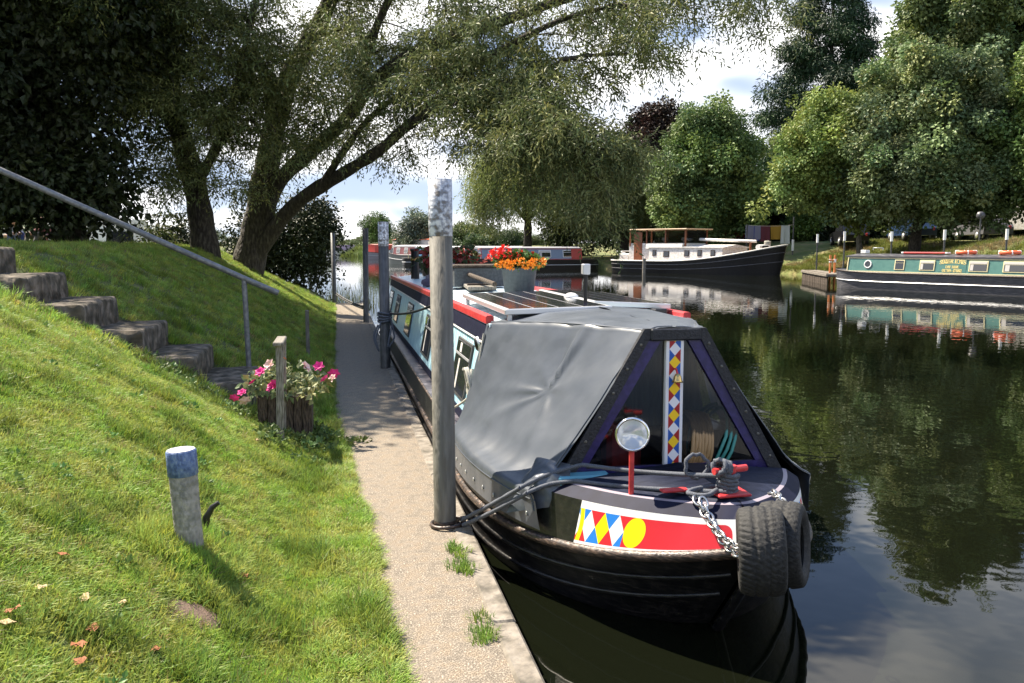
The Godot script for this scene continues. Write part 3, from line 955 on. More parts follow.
	# windows with curtains behind the glass
	for side in [-1.0, 1.0]:
		var tilt := Basis(Vector3.BACK, side * 0.1895)
		for wz in [-3.55, -6.3, -8.95, -11.4, -13.2]:
			var at := Vector3(side * 0.864, 0.955, wz)
			var wn := put("window", bx(Vector3.ZERO, Vector3(0.02, 0.47, 0.8), Basis(), 0.004), M.galv_dark, b, at)
			wn.basis = tilt
			put("pane", bx(Vector3(side * 0.0075, -0.06, 0), Vector3(0.01, 0.29, 0.72)), M.window, wn)
			put("pane", bx(Vector3(side * 0.0075, 0.16, 0), Vector3(0.01, 0.1, 0.72)), M.window, wn)
			put("bar", bx(Vector3(side * 0.012, 0.1, 0), Vector3(0.01, 0.02, 0.74)), M.alu, wn)
			if wz > -7.0:
				put("curtain", bx(Vector3(side * 0.0135, -0.06, -0.1), Vector3(0.002, 0.25, 0.07)), M.curtain, wn)
				put("curtain", bx(Vector3(side * 0.0135, 0.16, -0.12), Vector3(0.002, 0.08, 0.1)), M.curtain, wn)
	# round lamp and slot on the cabin side by the cover
	var vt := put("side_lamp", lt([Vector2(0, 0.03), Vector2(0.04, 0.03), Vector2(0.052, 0.02), Vector2(0.055, 0.0)], 20, Transform3D(Basis(Vector3.BACK, PI / 2 + 0.19), Vector3(-0.815, 1.22, -2.93))), M.black, b)
	put("lamp_rim", lt([Vector2(0.052, 0.018), Vector2(0.06, 0.012), Vector2(0.062, 0.0)], 20, Transform3D(Basis(Vector3.BACK, PI / 2 + 0.19), Vector3(-0.815, 1.22, -2.93))), M.alu, vt)
	put("slot", bx(Vector3(-0.817, 1.2, -2.68), Vector3(0.02, 0.11, 0.025), Basis(Vector3.BACK, -0.19), 0.005), M.black, b)
	make_cover(b)
	make_cratch(b)
	# headlight on its red post
	var hl := put("headlight", lt([Vector2(0.0, -0.075), Vector2(0.035, -0.07), Vector2(0.068, -0.035), Vector2(0.082, 0.0), Vector2(0.084, 0.02)], 28, Transform3D(Basis(Vector3.UP, -0.28) * Basis(Vector3.RIGHT, PI / 2 - 0.05), Vector3(-0.415, 1.0, -0.56))), M.black, b)
	var hx := Transform3D(Basis(Vector3.UP, -0.28) * Basis(Vector3.RIGHT, PI / 2 - 0.05), Vector3(-0.415, 1.0, -0.56))
	put("rim", lt([Vector2(0.085, 0.012), Vector2(0.089, 0.02), Vector2(0.085, 0.03), Vector2(0.076, 0.03), Vector2(0.074, 0.024)], 32, hx), M.chrome, hl)
	put("reflector", lt([Vector2(0.0, -0.02), Vector2(0.03, -0.014), Vector2(0.055, 0.002), Vector2(0.075, 0.024)], 28, hx), M.chrome, hl)
	var lens := mat(Color(0.9, 0.92, 0.95, 0.35), 0.12)
	lens.transparency = BaseMaterial3D.TRANSPARENCY_ALPHA
	put("lens", lt([Vector2(0.0, 0.034), Vector2(0.04, 0.031), Vector2(0.076, 0.025)], 28, hx), lens, hl)
	put("headlight_post", tb([Vector3(-0.415, 0.68, -0.565), Vector3(-0.415, 0.92, -0.565)], 0.014, 12), M.red, b)
	# tee stud on the fore deck
	var ts := put("mooring_stud", tb([Vector3(0.0, 0.70, -0.3), Vector3(0.0, 0.88, -0.3)], 0.03, 14), M.red, b)
	put("cross_bar", tb([Vector3(-0.1, 0.86, -0.27), Vector3(0.09, 0.86, -0.31)], 0.017, 10), M.red, ts)
	put("stud_base", bx(Vector3(0, 0.742, -0.3), Vector3(0.17, 0.014, 0.14), Basis(), 0.004), M.red, ts)
	put("deck_plate", bx(Vector3(-0.24, 0.735, -0.42), Vector3(0.14, 0.014, 0.05), Basis(), 0.004), M.red, b)

func make_cover(b: Node3D) -> void:
	var pinch := Vector2(0.62, 0.43)
	var nz := noise(1.6, 12, FastNoiseLite.TYPE_SIMPLEX_SMOOTH, 3)
	var aft := [Vector2(1.07, 0.39), Vector2(1.06, 0.585), Vector2(0.985, 0.76), Vector2(0.80, 1.40), Vector2(0.45, 1.49), Vector2(0, 1.525)]
	var fore := [Vector2(0.94, 0.40), Vector2(0.90, 0.575), Vector2(0.69, 0.72), Vector2(0.165, 1.475), Vector2(0.09, 1.497), Vector2(0, 1.5)]
	var at := [0.0, 0.07, 0.17, 0.72, 0.88, 1.0]
	var sec := func(c: Array, t: float) -> Vector2:
		for k in 5:
			if t <= at[k + 1] + 1e-6:
				var f: float = (t - at[k]) / (at[k + 1] - at[k])
				return (c[k] as Vector2).cubic_interpolate(c[k + 1], c[maxi(k - 1, 0)], c[mini(k + 2, 5)], f) if k < 2 else (c[k] as Vector2).lerp(c[k + 1], f)
		return c[5]
	var st := mb()
	var cov := func(u: float, v: float, side: float) -> Vector3:
			var a: Vector2 = sec.call(aft, v)
			var f: Vector2 = sec.call(fore, v)
			var uu := u
			var p := a.lerp(f, uu)
			if v > 0.72: p.y += 0.02 * sin(u * PI) * (1.0 - (v - 0.72) / 0.28)
			var z := lerpf(-2.66, -1.02, u)
			if v < 0.17: z += 0.10 * u * u * (1.0 - v / 0.17)          # the hem runs on round the bow
			if v < 0.17:
				var hs := maxf(-z, 0.0)
				p.x = lerpf(hb(hs) + 0.042, p.x, smoothstep(0.05, 0.17, v))
			# slack and creases drawn from one pinched point
			var d := Vector2((u - pinch.x) * 1.64, (v - pinch.y) * 1.5)
			var r := d.length()
			var ang := d.angle()
			var fade := smoothstep(0.0, 0.08, r) * exp(-r / 0.7) * smoothstep(0.0, 0.12, v) * smoothstep(0.0, 0.1, u) * smoothstep(1.0, 0.9, u)
			if side > 0: ang += 0.6
			var rays := 0.0
			for ry in [[1.36, 0.13, 1.0], [1.75, 0.16, -0.5], [3.3, 0.12, 0.45], [3.72, 0.12, 0.4], [-1.0, 0.25, 0.35], [0.3, 0.3, 0.25], [2.5, 0.25, 0.2]]:
				var da: float = angle_difference(ang, ry[0]) / ry[1]
				rays += ry[2] * exp(-da * da)
			var crease := 0.042 * fade * rays
			var sagd := 0.03 * sin(u * PI) * smoothstep(0.17, 0.4, v) * smoothstep(0.74, 0.55, v)
			var folds := 0.014 * nz.get_noise_2d(u * 1.6 + side * 7.0, v * 1.2) + 0.002 * nz.get_noise_2d(u * 6.0, v * 5.0 + side * 5.0)
			var nrm := Vector2(0.82, 0.5) if v < 0.74 else Vector2(0.1, 0.9)
			var off := crease - sagd - 0.012 * exp(-r * r / 0.02) + folds
			if v > 0.78: off = folds * 0.8
			p += nrm * off
			return Vector3(side * p.x, p.y, z)
	for side in [-1.0, 1.0]: sheet(st, 72, 84, func(u: float, v: float) -> Vector3: return cov.call(u, v, side))
	var cv := put("canvas_cover", done(st), M.vinyl, b)
	# the corner flap over the cleat
	st = mb()
	var cn := noise(5.0, 77, FastNoiseLite.TYPE_SIMPLEX_SMOOTH, 3)
	sheet(st, 26, 26, func(u: float, v: float) -> Vector3:
		var top := Vector3(-0.76, 0.74, -1.22).lerp(Vector3(-0.62, 0.745, -1.0), u)
		var bot := Vector3(-0.955, 0.44, -1.15).lerp(Vector3(-0.66, 0.56, -0.84), u)
		var p := top.lerp(bot, v) + Vector3(-0.05, 0.04, 0.04) * sin(u * PI) * sin(v * PI)
		return p + Vector3(-0.6, 0.6, 0.4) * 0.035 * cn.get_noise_2d(u * 0.3, v * 0.3) * sin(v * PI * 0.8 + 0.3))
	put("corner_flap", done(st), M.vinyl, cv)
	# seam on top, dark hem
	st = mb()
	for side in [-1.0, 1.0]:
		var pts := []
		for i in 20:
			var u := i / 19.0
			var a: Vector2 = sec.call(aft, 0.735).lerp(sec.call(fore, 0.735), u)
			pts.append(Vector3(side * a.x, a.y + 0.004 + 0.018 * sin(u * PI), lerpf(-2.65, -1.03, u)))
		tube(st, pts, 0.006, 5)
	put("seam", done(st), M.vinyl, cv)
	st = mb()
	var eyelet := lt([Vector2(0.006, 0.003), Vector2(0.011, 0.004), Vector2(0.014, 0.0)], 12)
	for side in [-1.0, 1.0]:
		var hem := []
		for i in 40: hem.append(cov.call(i / 39.0, 0.062, side) + Vector3(side * 0.003, 0.001, 0))
		tube(st, hem, 0.004, 5)
		for su in [0.985]:
			var up := []
			for i in 50: up.append(cov.call(su, 0.04 + 0.95 * i / 49.0, side) + Vector3(side * 0.003, 0.002, 0))
			tube(st, up, 0.0045, 5)
		for i in 9:
			var e := put("eyelet", eyelet, M.alu, cv, cov.call((i + 0.5) / 9.0, 0.03, side) + Vector3(side * 0.003, 0, 0))
			e.rotation.z = -side * PI / 2
	put("stitched_seam", done(st), M.vinyl, cv)
	# rope lacing at the aft edge
	put("lacing", tb(curve([Vector3(-0.825, 1.33, -2.64), Vector3(-0.86, 1.15, -2.62), Vector3(-0.875, 0.98, -2.65), Vector3(-0.9, 0.85, -2.63), Vector3(-0.955, 0.68, -2.66)], 0.03), 0.008, 6), M.pale_rope, cv)

func make_cratch(b: Node3D) -> void:
	var z := -1.03
	var cr := put("cratch_board", pz([Vector2(-0.645, 0.60), Vector2(-0.645, 0.70), Vector2(0.645, 0.70), Vector2(0.645, 0.60)], z - 0.04, z), M.purple, b)
	for side in [-1.0, 1.0]:
		put("slanted_frame", pz([Vector2(side * 0.645, 0.701), Vector2(side * 0.15, 1.47), Vector2(side * 0.052, 1.47), Vector2(side * 0.52, 0.701)], z - 0.04, z - 0.002), M.purple, cr)
		var edge := put("cover_binding", pz([Vector2(side * 0.70, 0.62), Vector2(side * 0.185, 1.492), Vector2(side * 0.12, 1.492), Vector2(side * 0.62, 0.62)], z - 0.02, z + 0.012), M.binding, cr)
		put("pane", bx(Vector3.ZERO, Vector3.ONE * 0.001), M.glass_dark, cr).mesh = pz([Vector2(side * 0.53, 0.70), Vector2(side * 0.055, 1.46), Vector2(side * 0.055, 0.70)], z - 0.024, z - 0.02)
		for k in 6:
			var t := (k + 0.5) / 6.0
			put("stud", lt([Vector2(0.0, 0.006), Vector2(0.007, 0.004), Vector2(0.009, 0.0)], 10, Transform3D(Basis(Vector3.RIGHT, PI / 2), Vector3(side * lerpf(0.645, 0.165, t), lerpf(0.66, 1.47, t), z + 0.012))), M.galv, edge)
	put("top_block", bx(Vector3(0, 1.458, z + 0.002), Vector3(0.30, 0.07, 0.05), Basis(), 0.008), M.binding, cr)
	# diamonds on the middle board
	var blue := Color(0.12, 0.33, 0.66)
	var red := Color(0.62, 0.1, 0.12)
	var yel := Color(0.95, 0.78, 0.12)
	var whi := Color(0.88, 0.88, 0.9)
	var art := diamond_image(96, 640, func(u: float, v: float) -> Color:
		if u < 0.17 or u > 0.83: return whi
		var p := v * 4.7 + 0.45
		var k := int(floor(p * 2.0 + 0.5))
		var fx := absf((u - 0.5) / 0.33)
		var half := p * 2.0
		var c0 := roundf(half)
		var cell := int(floor(half))
		var fy := absf(half - cell - 0.5) * 2.0
		if fx + fy < 1.0: return yel if cell % 2 == 0 else whi
		var near := int(roundf(half))
		return blue if (u < 0.5) == (near % 2 == 0) else red)
	var paint := mat(Color.WHITE, 0.4)
	paint.albedo_texture = art
	var st := mb()
	sheet(st, 1, 1, func(u: float, v: float) -> Vector3: return Vector3(lerpf(-0.052, 0.052, u), lerpf(1.42, 0.70, v), z + 0.0085), -1)
	var board := put("centre_board", bx(Vector3(0, 1.065, z - 0.01), Vector3(0.106, 0.73, 0.034)), M.white, cr)
	put("diamond_paint", done(st), paint, board)
	put("bell", lt([Vector2(0.0, 0.05), Vector2(0.012, 0.047), Vector2(0.022, 0.03), Vector2(0.026, 0.01), Vector2(0.034, 0.0), Vector2(0.026, 0.0), Vector2(0.0, 0.02)], 20, Transform3D(Basis(), Vector3(0.0, 1.19, z + 0.05))), M.brass, cr)
	put("bell_bracket", tb([Vector3(0, 1.26, z), Vector3(0, 1.262, z + 0.03), Vector3(0, 1.235, z + 0.05)], 0.006, 8), M.red, cr)

func coil(c: Vector3, r: float, turns: int, thick: float, axis: Basis, spread := 1.0) -> Array:
	var pts := []
	for i in turns * 20 + 1:
		var a := TAU * i / 20.0
		var k := float(i) / (turns * 20)
		pts.append(c + axis * Vector3(cos(a) * (r + 0.006 * sin(i * 1.7)), (k - 0.5) * thick * turns * spread, sin(a) * (r + 0.005 * cos(i * 2.3))))
	return pts

func tyre(called: String, label: String, c: Vector3, b: Basis) -> void:
	var t := thing(called, label, "tyre", c, 0.0, "old tyres hung as fenders")
	t.basis = b
	var R := 0.178
	var st := mb()
	sheet(st, 168, 34, func(u: float, v: float) -> Vector3:
		var a := u * TAU
		var q := v * 2.0 - 1.0          # across the section, tread in the middle
		var x := 0.0
		var r := 0.0
		if absf(q) < 0.55:
			x = q / 0.55 * 0.082
			r = R - 0.012 * pow(absf(q / 0.55), 2.5)
			var g := 0.0
			if absf(absf(x) - 0.027) < 0.0048: g = 0.007
			var saw := fposmod(u * 42.0 + absf(x) * 16.0 * (1.0 if x > 0 else 0.7), 1.0)
			if saw < 0.22 and absf(x) > 0.012: g = maxf(g, 0.006)
			if absf(x) < 0.004 and fposmod(u * 21.0, 1.0) < 0.5: g = maxf(g, 0.004)
			r -= g
		else:
			var k := (absf(q) - 0.55) / 0.45
			x = signf(q) * (0.082 + 0.014 * sin(k * PI * 0.8) - 0.02 * k * k)
			r = lerpf(R - 0.013, 0.1, k) + (0.003 if fposmod(k * 9.0, 1.0) < 0.3 else 0.0)
		return Vector3(x, cos(a) * r, sin(a) * r))
	put("tread_and_sidewalls", done(st), M.rubber, t)
	st = mb()
	lathe(st, [Vector2(0.11, -0.072), Vector2(0.104, -0.06), Vector2(0.15, -0.05), Vector2(0.158, 0.0), Vector2(0.15, 0.05), Vector2(0.104, 0.06), Vector2(0.11, 0.072)], 40, Transform3D(Basis(Vector3.BACK, PI / 2), Vector3.ZERO))
	put("inner_lining", done(st), M.rubber, t)

func chain(st: SurfaceTool, pts: Array, r: float) -> void:
	for i in pts.size() - 1:
		var a: Vector3 = pts[i]
		var d: Vector3 = (pts[i + 1] - a)
		var dir := d.normalized()
		var s := dir.cross(Vector3.UP if absf(dir.y) < 0.9 else Vector3.RIGHT).normalized().rotated(dir, PI / 2 * (i % 2) + 0.3)
		var ring := []
		for k in 13:
			var w := TAU * k / 12.0
			ring.append(a + d * 0.5 + dir * cos(w) * d.length() * 0.72 + s * sin(w) * d.length() * 0.42)
		tube(st, ring, r, 6, 0.0, false)

func make_boat_extras() -> void:
	var W := func(x: float, y: float, s: float) -> Vector3: return BOAT + Basis(Vector3.RIGHT, -0.008) * Vector3(x, y, -s) * BS
	# tyres slung at the stem
	tyre("fender_tyre", "worn black car tyre hung at the stem, the nearer of two, tread facing out", Vector3(1.635, 0.385, -3.02), Basis(Vector3.UP, -0.42) * Basis(Vector3.BACK, 0.06))
	tyre("fender_tyre", "second black tyre half hidden behind the first on the far side of the stem", Vector3(1.775, 0.375, -3.1), Basis(Vector3.UP, -0.66) * Basis(Vector3.BACK, 0.1))
	var st := mb()
	chain(st, sag(W.call(-0.2, 0.745, 0.25), Vector3(1.565, 0.40, -3.0), 0.05, 13), 0.006)
	chain(st, sag(W.call(-0.18, 0.745, 0.22), Vector3(1.57, 0.37, -2.99), 0.07, 14), 0.006)
	tag(put("tyre_chain", done(st), M.steel), "bright double steel chain from the bow deck to the near side of the tyres", "chain")
	st = mb()
	chain(st, sag(W.call(0.17, 0.76, 0.2), Vector3(1.8, 0.5, -3.12), -0.02, 7), 0.006)
	tag(put("tyre_chain", done(st), M.steel), "short bright chain above the tyres on the far side of the stem", "chain")
	# bow ropes
	var stud: Vector3 = W.call(0.0, 0.815, 0.3)
	st = mb()
	tube(st, sag(W.call(-0.57, 0.755, 0.93), stud + Vector3(-0.03, 0.02, 0.03), 0.012, 24), 0.011, 9, 60.0)
	tube(st, sag(W.call(-0.62, 0.68, 0.88), stud + Vector3(-0.03, -0.05, 0.04), 0.012, 24), 0.011, 9, 60.0)
	tube(st, sag(Vector3(0.66, 0.045, -4.66), W.call(-0.90, 0.62, 1.02), 0.004, 24), 0.012, 9, 60.0)
	tube(st, sag(Vector3(0.665, 0.03, -4.62), W.call(-0.87, 0.60, 0.98), 0.008, 24), 0.012, 9, 60.0)
	tube(st, curve([W.call(-0.90, 0.62, 1.02), W.call(-0.75, 0.69, 1.0), W.call(-0.57, 0.755, 0.93)], 0.02), 0.011, 9, 60.0)
	tube(st, curve([W.call(-0.87, 0.60, 0.98), W.call(-0.75, 0.65, 0.95), W.call(-0.62, 0.68, 0.88)], 0.02), 0.011, 9, 60.0)
	tube(st, coil(stud + Vector3(-0.01, -0.01, 0), 0.038, 5, 0.019, Basis(Vector3.RIGHT, 0.15)), 0.0115, 9, 60.0)
	tube(st, coil(stud + Vector3(-0.05, 0.055, 0.02), 0.03, 3, 0.02, Basis(Vector3.BACK, 1.2) * Basis(Vector3.RIGHT, 0.4)), 0.0115, 9, 60.0)
	tube(st, curve([stud + Vector3(-0.06, -0.05, 0), stud + Vector3(-0.14, -0.055, 0.06), stud + Vector3(-0.2, -0.058, 0.0), stud + Vector3(-0.13, -0.055, -0.05), stud + Vector3(-0.02, -0.055, -0.06)], 0.02), 0.011, 9, 60.0)
	tube(st, coil(stud + Vector3(-0.11, 0.03, -0.12), 0.055, 1, 0.01, Basis(Vector3.RIGHT, 1.4)), 0.009, 9, 60.0)
	tag(put("bow_rope", done(st), M.rope), "dark blue-grey mooring rope from the stud on the bow to the nearest post", "rope")
	# iron ring at the foot of the post
	st = mb()
	var ring := []
	for k in 25: ring.append(Vector3(0.588, 0.02 + 0.008 * cos(k * TAU / 24), -4.71) + Vector3(cos(TAU * k / 24) * 0.095, 0, sin(TAU * k / 24) * 0.09))
	tube(st, ring, 0.011, 8, 0.0, false)
	ring = []
	for k in 17: ring.append(Vector3(0.675, 0.035, -4.67) + Vector3(cos(TAU * k / 16) * 0.035, sin(TAU * k / 16) * 0.03, sin(TAU * k / 16) * 0.02))
	tube(st, ring, 0.009, 8, 0.0, false)
	tag(put("mooring_ring", done(st), M.rub), "rusty iron ring round the foot of the nearest mooring post", "ring")
	# hose and gear under the cover, seen through the cratch window
	tag(put("hose_coil", tb(coil(W.call(0.18, 0.78, 1.22), 0.17, 7, 0.018, Basis(Vector3.BACK, 1.45)), 0.011, 8), mat(lin(0.35, 0.22, 0.1), 0.6)), "coil of tan hose behind the cratch window", "hose")
	tag(put("hose_coil", tb(coil(W.call(0.33, 0.78, 1.25), 0.2, 3, 0.03, Basis(Vector3.BACK, 1.2)), 0.009, 8), mat(lin(0.05, 0.25, 0.22), 0.5)), "looser coil of green hose behind the cratch window", "hose")
	var rc := thing("fuel_can", "red plastic can behind the cratch window", "can", W.call(-0.22, 0.62, 1.3))
	put("body", bx(Vector3(0, 0.13, 0), Vector3(0.2, 0.26, 0.14), Basis(), 0.025), M.red, rc)
	put("spout", tb([Vector3(-0.06, 0.25, 0), Vector3(-0.1, 0.32, 0)], 0.02, 10), M.red, rc)
	# roof: solar panels
	var zz := 0
	for sp in [[-0.30, 3.3, 0.74, 1.95, "large solar panel on the boat's roof, on the side towards the path", 0.02], [0.42, 3.75, 0.6, 1.7, "solar panel on the boat's roof, on the side towards the river", -0.05]]:
		var at: Vector3 = W.call(sp[0], 1.51, sp[1] + sp[3] * 0.5 - 0.75)
		var pn := thing("solar_panel", sp[4], "solar panel", at, 0.0, "solar panels on the boat's roof")
		pn.rotation.z = sp[5]
		put("frame", bx(Vector3(0, 0, 0), Vector3(sp[2], 0.035, sp[3]), Basis(), 0.004), M.alu, pn)
		put("backing", bx(Vector3(0, 0.0165, 0), Vector3(sp[2] - 0.03, 0.006, sp[3] - 0.03)), M.solar_gap, pn)
		var cell := bx(Vector3.ZERO, Vector3((sp[2] - 0.06) / 4.0 - 0.012, 0.004, (sp[3] - 0.06) / 9.0 - 0.012))
		for i in 4:
			for j in 9:
				put("cell", cell, M.solar, pn, Vector3((i - 1.5) * (sp[2] - 0.06) / 4.0, 0.0195, (j - 4.0) * (sp[3] - 0.06) / 9.0))
		for i in [-1, 1]:
			for j in [-1, 1]:
				put("bracket", bx(Vector3(i * (sp[2] * 0.5 - 0.04), -0.05, j * (sp[3] * 0.5 - 0.05)), Vector3(0.03, 0.1, 0.03)), M.alu, pn)
	# mushroom vent
	var mv := thing("roof_vent", "white domed mushroom vent between the solar panels", "vent", W.call(0.09, 1.475, 3.55))
	put("dome", lt([Vector2(0.0, 0.13), Vector2(0.04, 0.125), Vector2(0.075, 0.1), Vector2(0.085, 0.075), Vector2(0.07, 0.07)], 24), M.white, mv)
	put("neck", lt([Vector2(0.045, 0.08), Vector2(0.045, 0.0), Vector2(0.06, -0.02)], 20), M.brass, mv)
	mv.scale = Vector3.ONE * 0.72
	# stubby pole with a metal cap
	var ap := thing("roof_pole", "dark upright pole with a square metal cap on the boat's roof behind the cover", "pole", W.call(0.01, 1.46, 2.85))
	put("pole", tb([Vector3(0, -0.01, 0), Vector3(0, 0.27, 0)], 0.014, 12), M.black, ap)
	put("cap", bx(Vector3(0, 0.305, 0), Vector3(0.055, 0.075, 0.055), Basis(), 0.006), M.alu, ap)
	put("foot", bx(Vector3(0.03, 0.0, 0.03), Vector3(0.14, 0.02, 0.09), Basis(), 0.004), M.black, ap)
	tag(put("roof_cleat", bx(Vector3.ZERO, Vector3(0.1, 0.03, 0.16), Basis(), 0.008), M.black, null, W.call(0.62, 1.46, 2.9)), "small black fitting on the far roof edge beside the cover", "fitting")
	# flower pot
	var fp := thing("flower_pot", "dark grey pot of red geraniums and orange marigolds on the boat's roof", "flower pot", W.call(0.05, 1.475, 5.5))
	put("pot", lt([Vector2(0.0, 0.0), Vector2(0.165, 0.0), Vector2(0.195, 0.27), Vector2(0.208, 0.275), Vector2(0.208, 0.305), Vector2(0.19, 0.305), Vector2(0.185, 0.27), Vector2(0.0, 0.26)], 32), M.pot, fp)
	var lv := clump(30, 0.1, 0.06, 0.025, 0.6, 0.1)
	var xf := []
	var cl := []
	for k in 50:
		var a := rng.randf() * TAU
		xf.append(Transform3D(Basis(Vector3.UP, a), Vector3(cos(a) * rng.randf_range(0, 0.22), 0.30 + rng.randf_range(0, 0.1), sin(a) * rng.randf_range(0, 0.22))))
		cl.append(vary(Color(0.09, 0.15, 0.035), 0.3))
	scatter("leaves", lv, M.leaf, xf, cl, fp)
	var head := mb()
	for k in 26:
		var d := rdir()
		leaf(head, d * 0.035, (d + rdir() * 0.4).normalized(), d.cross(rdir()).normalized(), 0.045, 0.02)
	var hm := done(head)
	var gr := mat(lin(0.8, 0.035, 0.02), 0.6)
	var og := mat(lin(0.88, 0.3, 0.015), 0.6)
	for k in 10:
		var base: Vector3 = [Vector3(-0.27, 0.66, 0.02), Vector3(-0.16, 0.70, 0.06), Vector3(-0.22, 0.60, 0.1), Vector3(-0.02, 0.60, 0.1), Vector3(0.06, 0.62, 0.04), Vector3(0.15, 0.59, 0.06), Vector3(0.2, 0.56, 0.0), Vector3(-0.3, 0.61, -0.05), Vector3(-0.07, 0.58, 0.12), Vector3(-0.19, 0.62, -0.02), Vector3(0.11, 0.57, 0.12), Vector3(-0.25, 0.69, 0.1), Vector3(0.02, 0.64, -0.08)][k]
		var h := put("red_flower", hm, gr, fp, (base - Vector3(0.02, 0.3, 0)) * Vector3(0.92, 0.62, 0.92) + Vector3(0, 0.24, 0))
		h.rotation = Vector3(rng.randf() * 6, rng.randf() * 6, 0)
		h.scale = Vector3.ONE * rng.randf_range(0.8, 1.15)
	for k in 16:
		var a := PI * (k + 0.5) / 16.0
		var h := put("orange_flower", hm, og, fp, Vector3(-cos(a) * 0.25, 0.345 + rng.randf_range(-0.03, 0.03), 0.05 + sin(a) * 0.18))
		h.rotation = Vector3(rng.randf() * 6, rng.randf() * 6, 0)
		h.scale = Vector3.ONE * rng.randf_range(0.6, 0.85)
	fp.scale = Vector3.ONE * 0.88
	# gear further back on the roof
	var pk := thing("gang_plank", "long weathered gangplank lying on the boat's roof behind the flower pot", "plank", W.call(-0.05, 1.53, 8.6), -0.08)
	put("plank", bx(Vector3.ZERO, Vector3(0.3, 0.04, 4.6), Basis(), 0.006), M.old_wood, pk)
	for k in 6: put("batten", bx(Vector3(0, 0.03, -2.0 + k * 0.8), Vector3(0.28, 0.02, 0.035)), M.dark_wood, pk)
	tag(put("boat_pole", tb([Vector3(-0.2, 0.0, 2.3), Vector3(-0.35, 0.16, -2.0)], 0.024, 10), M.dark_wood, null, W.call(0.0, 1.6, 8.0)), "long round boat pole resting on the roof gear", "pole")
	var tr := thing("roof_box", "grey wooden box on the boat's roof behind the flower pot", "box", W.call(-0.12, 1.475, 7.3), 0.1)
	put("body", bx(Vector3(0, 0.13, 0), Vector3(0.66, 0.22, 0.5), Basis(), 0.01), M.pot, tr)
	put("lid", bx(Vector3(0, 0.255, 0), Vector3(0.7, 0.03, 0.54), Basis(), 0.008), M.dark_wood, tr)
	var tp := thing("tarpaulin_bundle", "dark purple-grey tarpaulin bundle on the boat's roof", "bundle", W.call(-0.25, 1.45, 8.9))
	var bn := noise(3.0, 14)
	st = mb()
	sheet(st, 24, 14, func(u: float, v: float) -> Vector3:
		var a := u * TAU
		var e := v * PI / 2
		var d := Vector3(cos(a) * cos(e) * 0.36, sin(e) * 0.26, sin(a) * cos(e) * 0.65)
		return d * (1.0 + 0.35 * bn.get_noise_3dv(d * 1.5)))
	put("cloth", done(st), mottled([lin(0.05, 0.045, 0.08), lin(0.1, 0.09, 0.14)], [0.3, 0.7], Vector3(0.5, 0.5, 0.5), 0.6, 92), tp)
	# two pots of red plants and a coal sack near the stern
	var lf := clump(34, 0.2, 0.1, 0.04, 0.5, 0.1)
	for k in 3:
		var p := thing("plant_trough", ["dark trough of red-leaved plants on the middle of the boat's roof", "second trough of reddish plants, towards the boat's stern", "trough of dark green plants at the boat's stern end"][k], "planter", W.call([-0.2, 0.15, 0.0][k], 1.475, [9.8, 11.0, 12.8][k]))
		put("trough", bx(Vector3(0, 0.1, 0), Vector3(0.5, 0.2, 0.25), Basis(), 0.01), M.dark_wood, p)
		xf = []
		cl = []
		for q in 10:
			xf.append(Transform3D(Basis(Vector3.UP, rng.randf() * 6), Vector3(rng.randf_range(-0.25, 0.25), 0.28 + rng.randf_range(0, 0.12), rng.randf_range(-0.1, 0.1))))
			cl.append(vary(Color(0.16, 0.02, 0.015) if k < 2 and q < 7 else Color(0.05, 0.07, 0.02), 0.4))
		scatter("leaves", lf, M.leaf, xf, cl, p)
	var ch := thing("chimney", "black stove chimney with a brass band on the boat's roof", "chimney", W.call(-0.5, 1.45, 11.9))
	put("pipe", lt([Vector2(0.07, 0.0), Vector2(0.065, 0.45), Vector2(0.08, 0.46), Vector2(0.08, 0.5), Vector2(0.0, 0.5)], 20), M.black, ch)
	put("band", lt([Vector2(0.068, 0.3), Vector2(0.071, 0.31), Vector2(0.071, 0.34), Vector2(0.067, 0.35)], 20), M.brass, ch)
	# rope coil on the cabin side, its line and the stern ropes
	st = mb()
	var cb := Basis(Vector3.BACK, PI / 2 + 0.19) * Basis(Vector3.UP, 0.3)
	var rr := []
	for k in 49:
		var a := TAU * k / 24.0
		rr.append(W.call(-0.91 - 0.004 * (k / 24), 0.93, 2.72) + cb * Vector3(cos(a) * 0.125, 0.01 * (k / 24), sin(a) * 0.062))
	tube(st, rr, 0.011, 9, 60.0)
	tube(st, curve([W.call(-0.9, 1.05, 2.72), W.call(-0.925, 0.98, 2.68), W.call(-0.93, 0.92, 2.74), W.call(-0.93, 0.86, 2.7)], 0.02), 0.016, 9, 60.0)
	tube(st, sag(W.call(-0.93, 0.83, 2.76), W.call(-1.04, 0.62, 3.35), 0.01, 10), 0.009, 9, 60.0)
	tube(st, sag(W.call(-0.92, 0.84, 2.70), W.call(-0.99, 0.62, 2.76), 0.0, 6), 0.009, 9, 60.0)
	tag(put("hanging_rope", done(st), M.pale_rope), "pale rope coiled and hanging on the cabin side beside the cover", "rope")
	st = mb()
	tube(st, sag(Vector3(0.66, 0.72, -11.15), W.call(-0.8, 1.42, 5.4), 0.05, 24), 0.014, 8, 40.0)
	tag(put("spring_rope", done(st), M.black), "dark taut rope from the second post up to the boat's roof edge", "rope")
	st = mb()
	for k in 4:
		var c := []
		for q in 21:
			var a := TAU * q / 20.0
			c.append(Vector3(0.59, 0.62 + 0.035 * k, -11.17) + Vector3(cos(a) * 0.085, 0.01 * sin(a * 2 + k), sin(a) * 0.085))
		tube(st, c, 0.014, 8, 40.0, false)
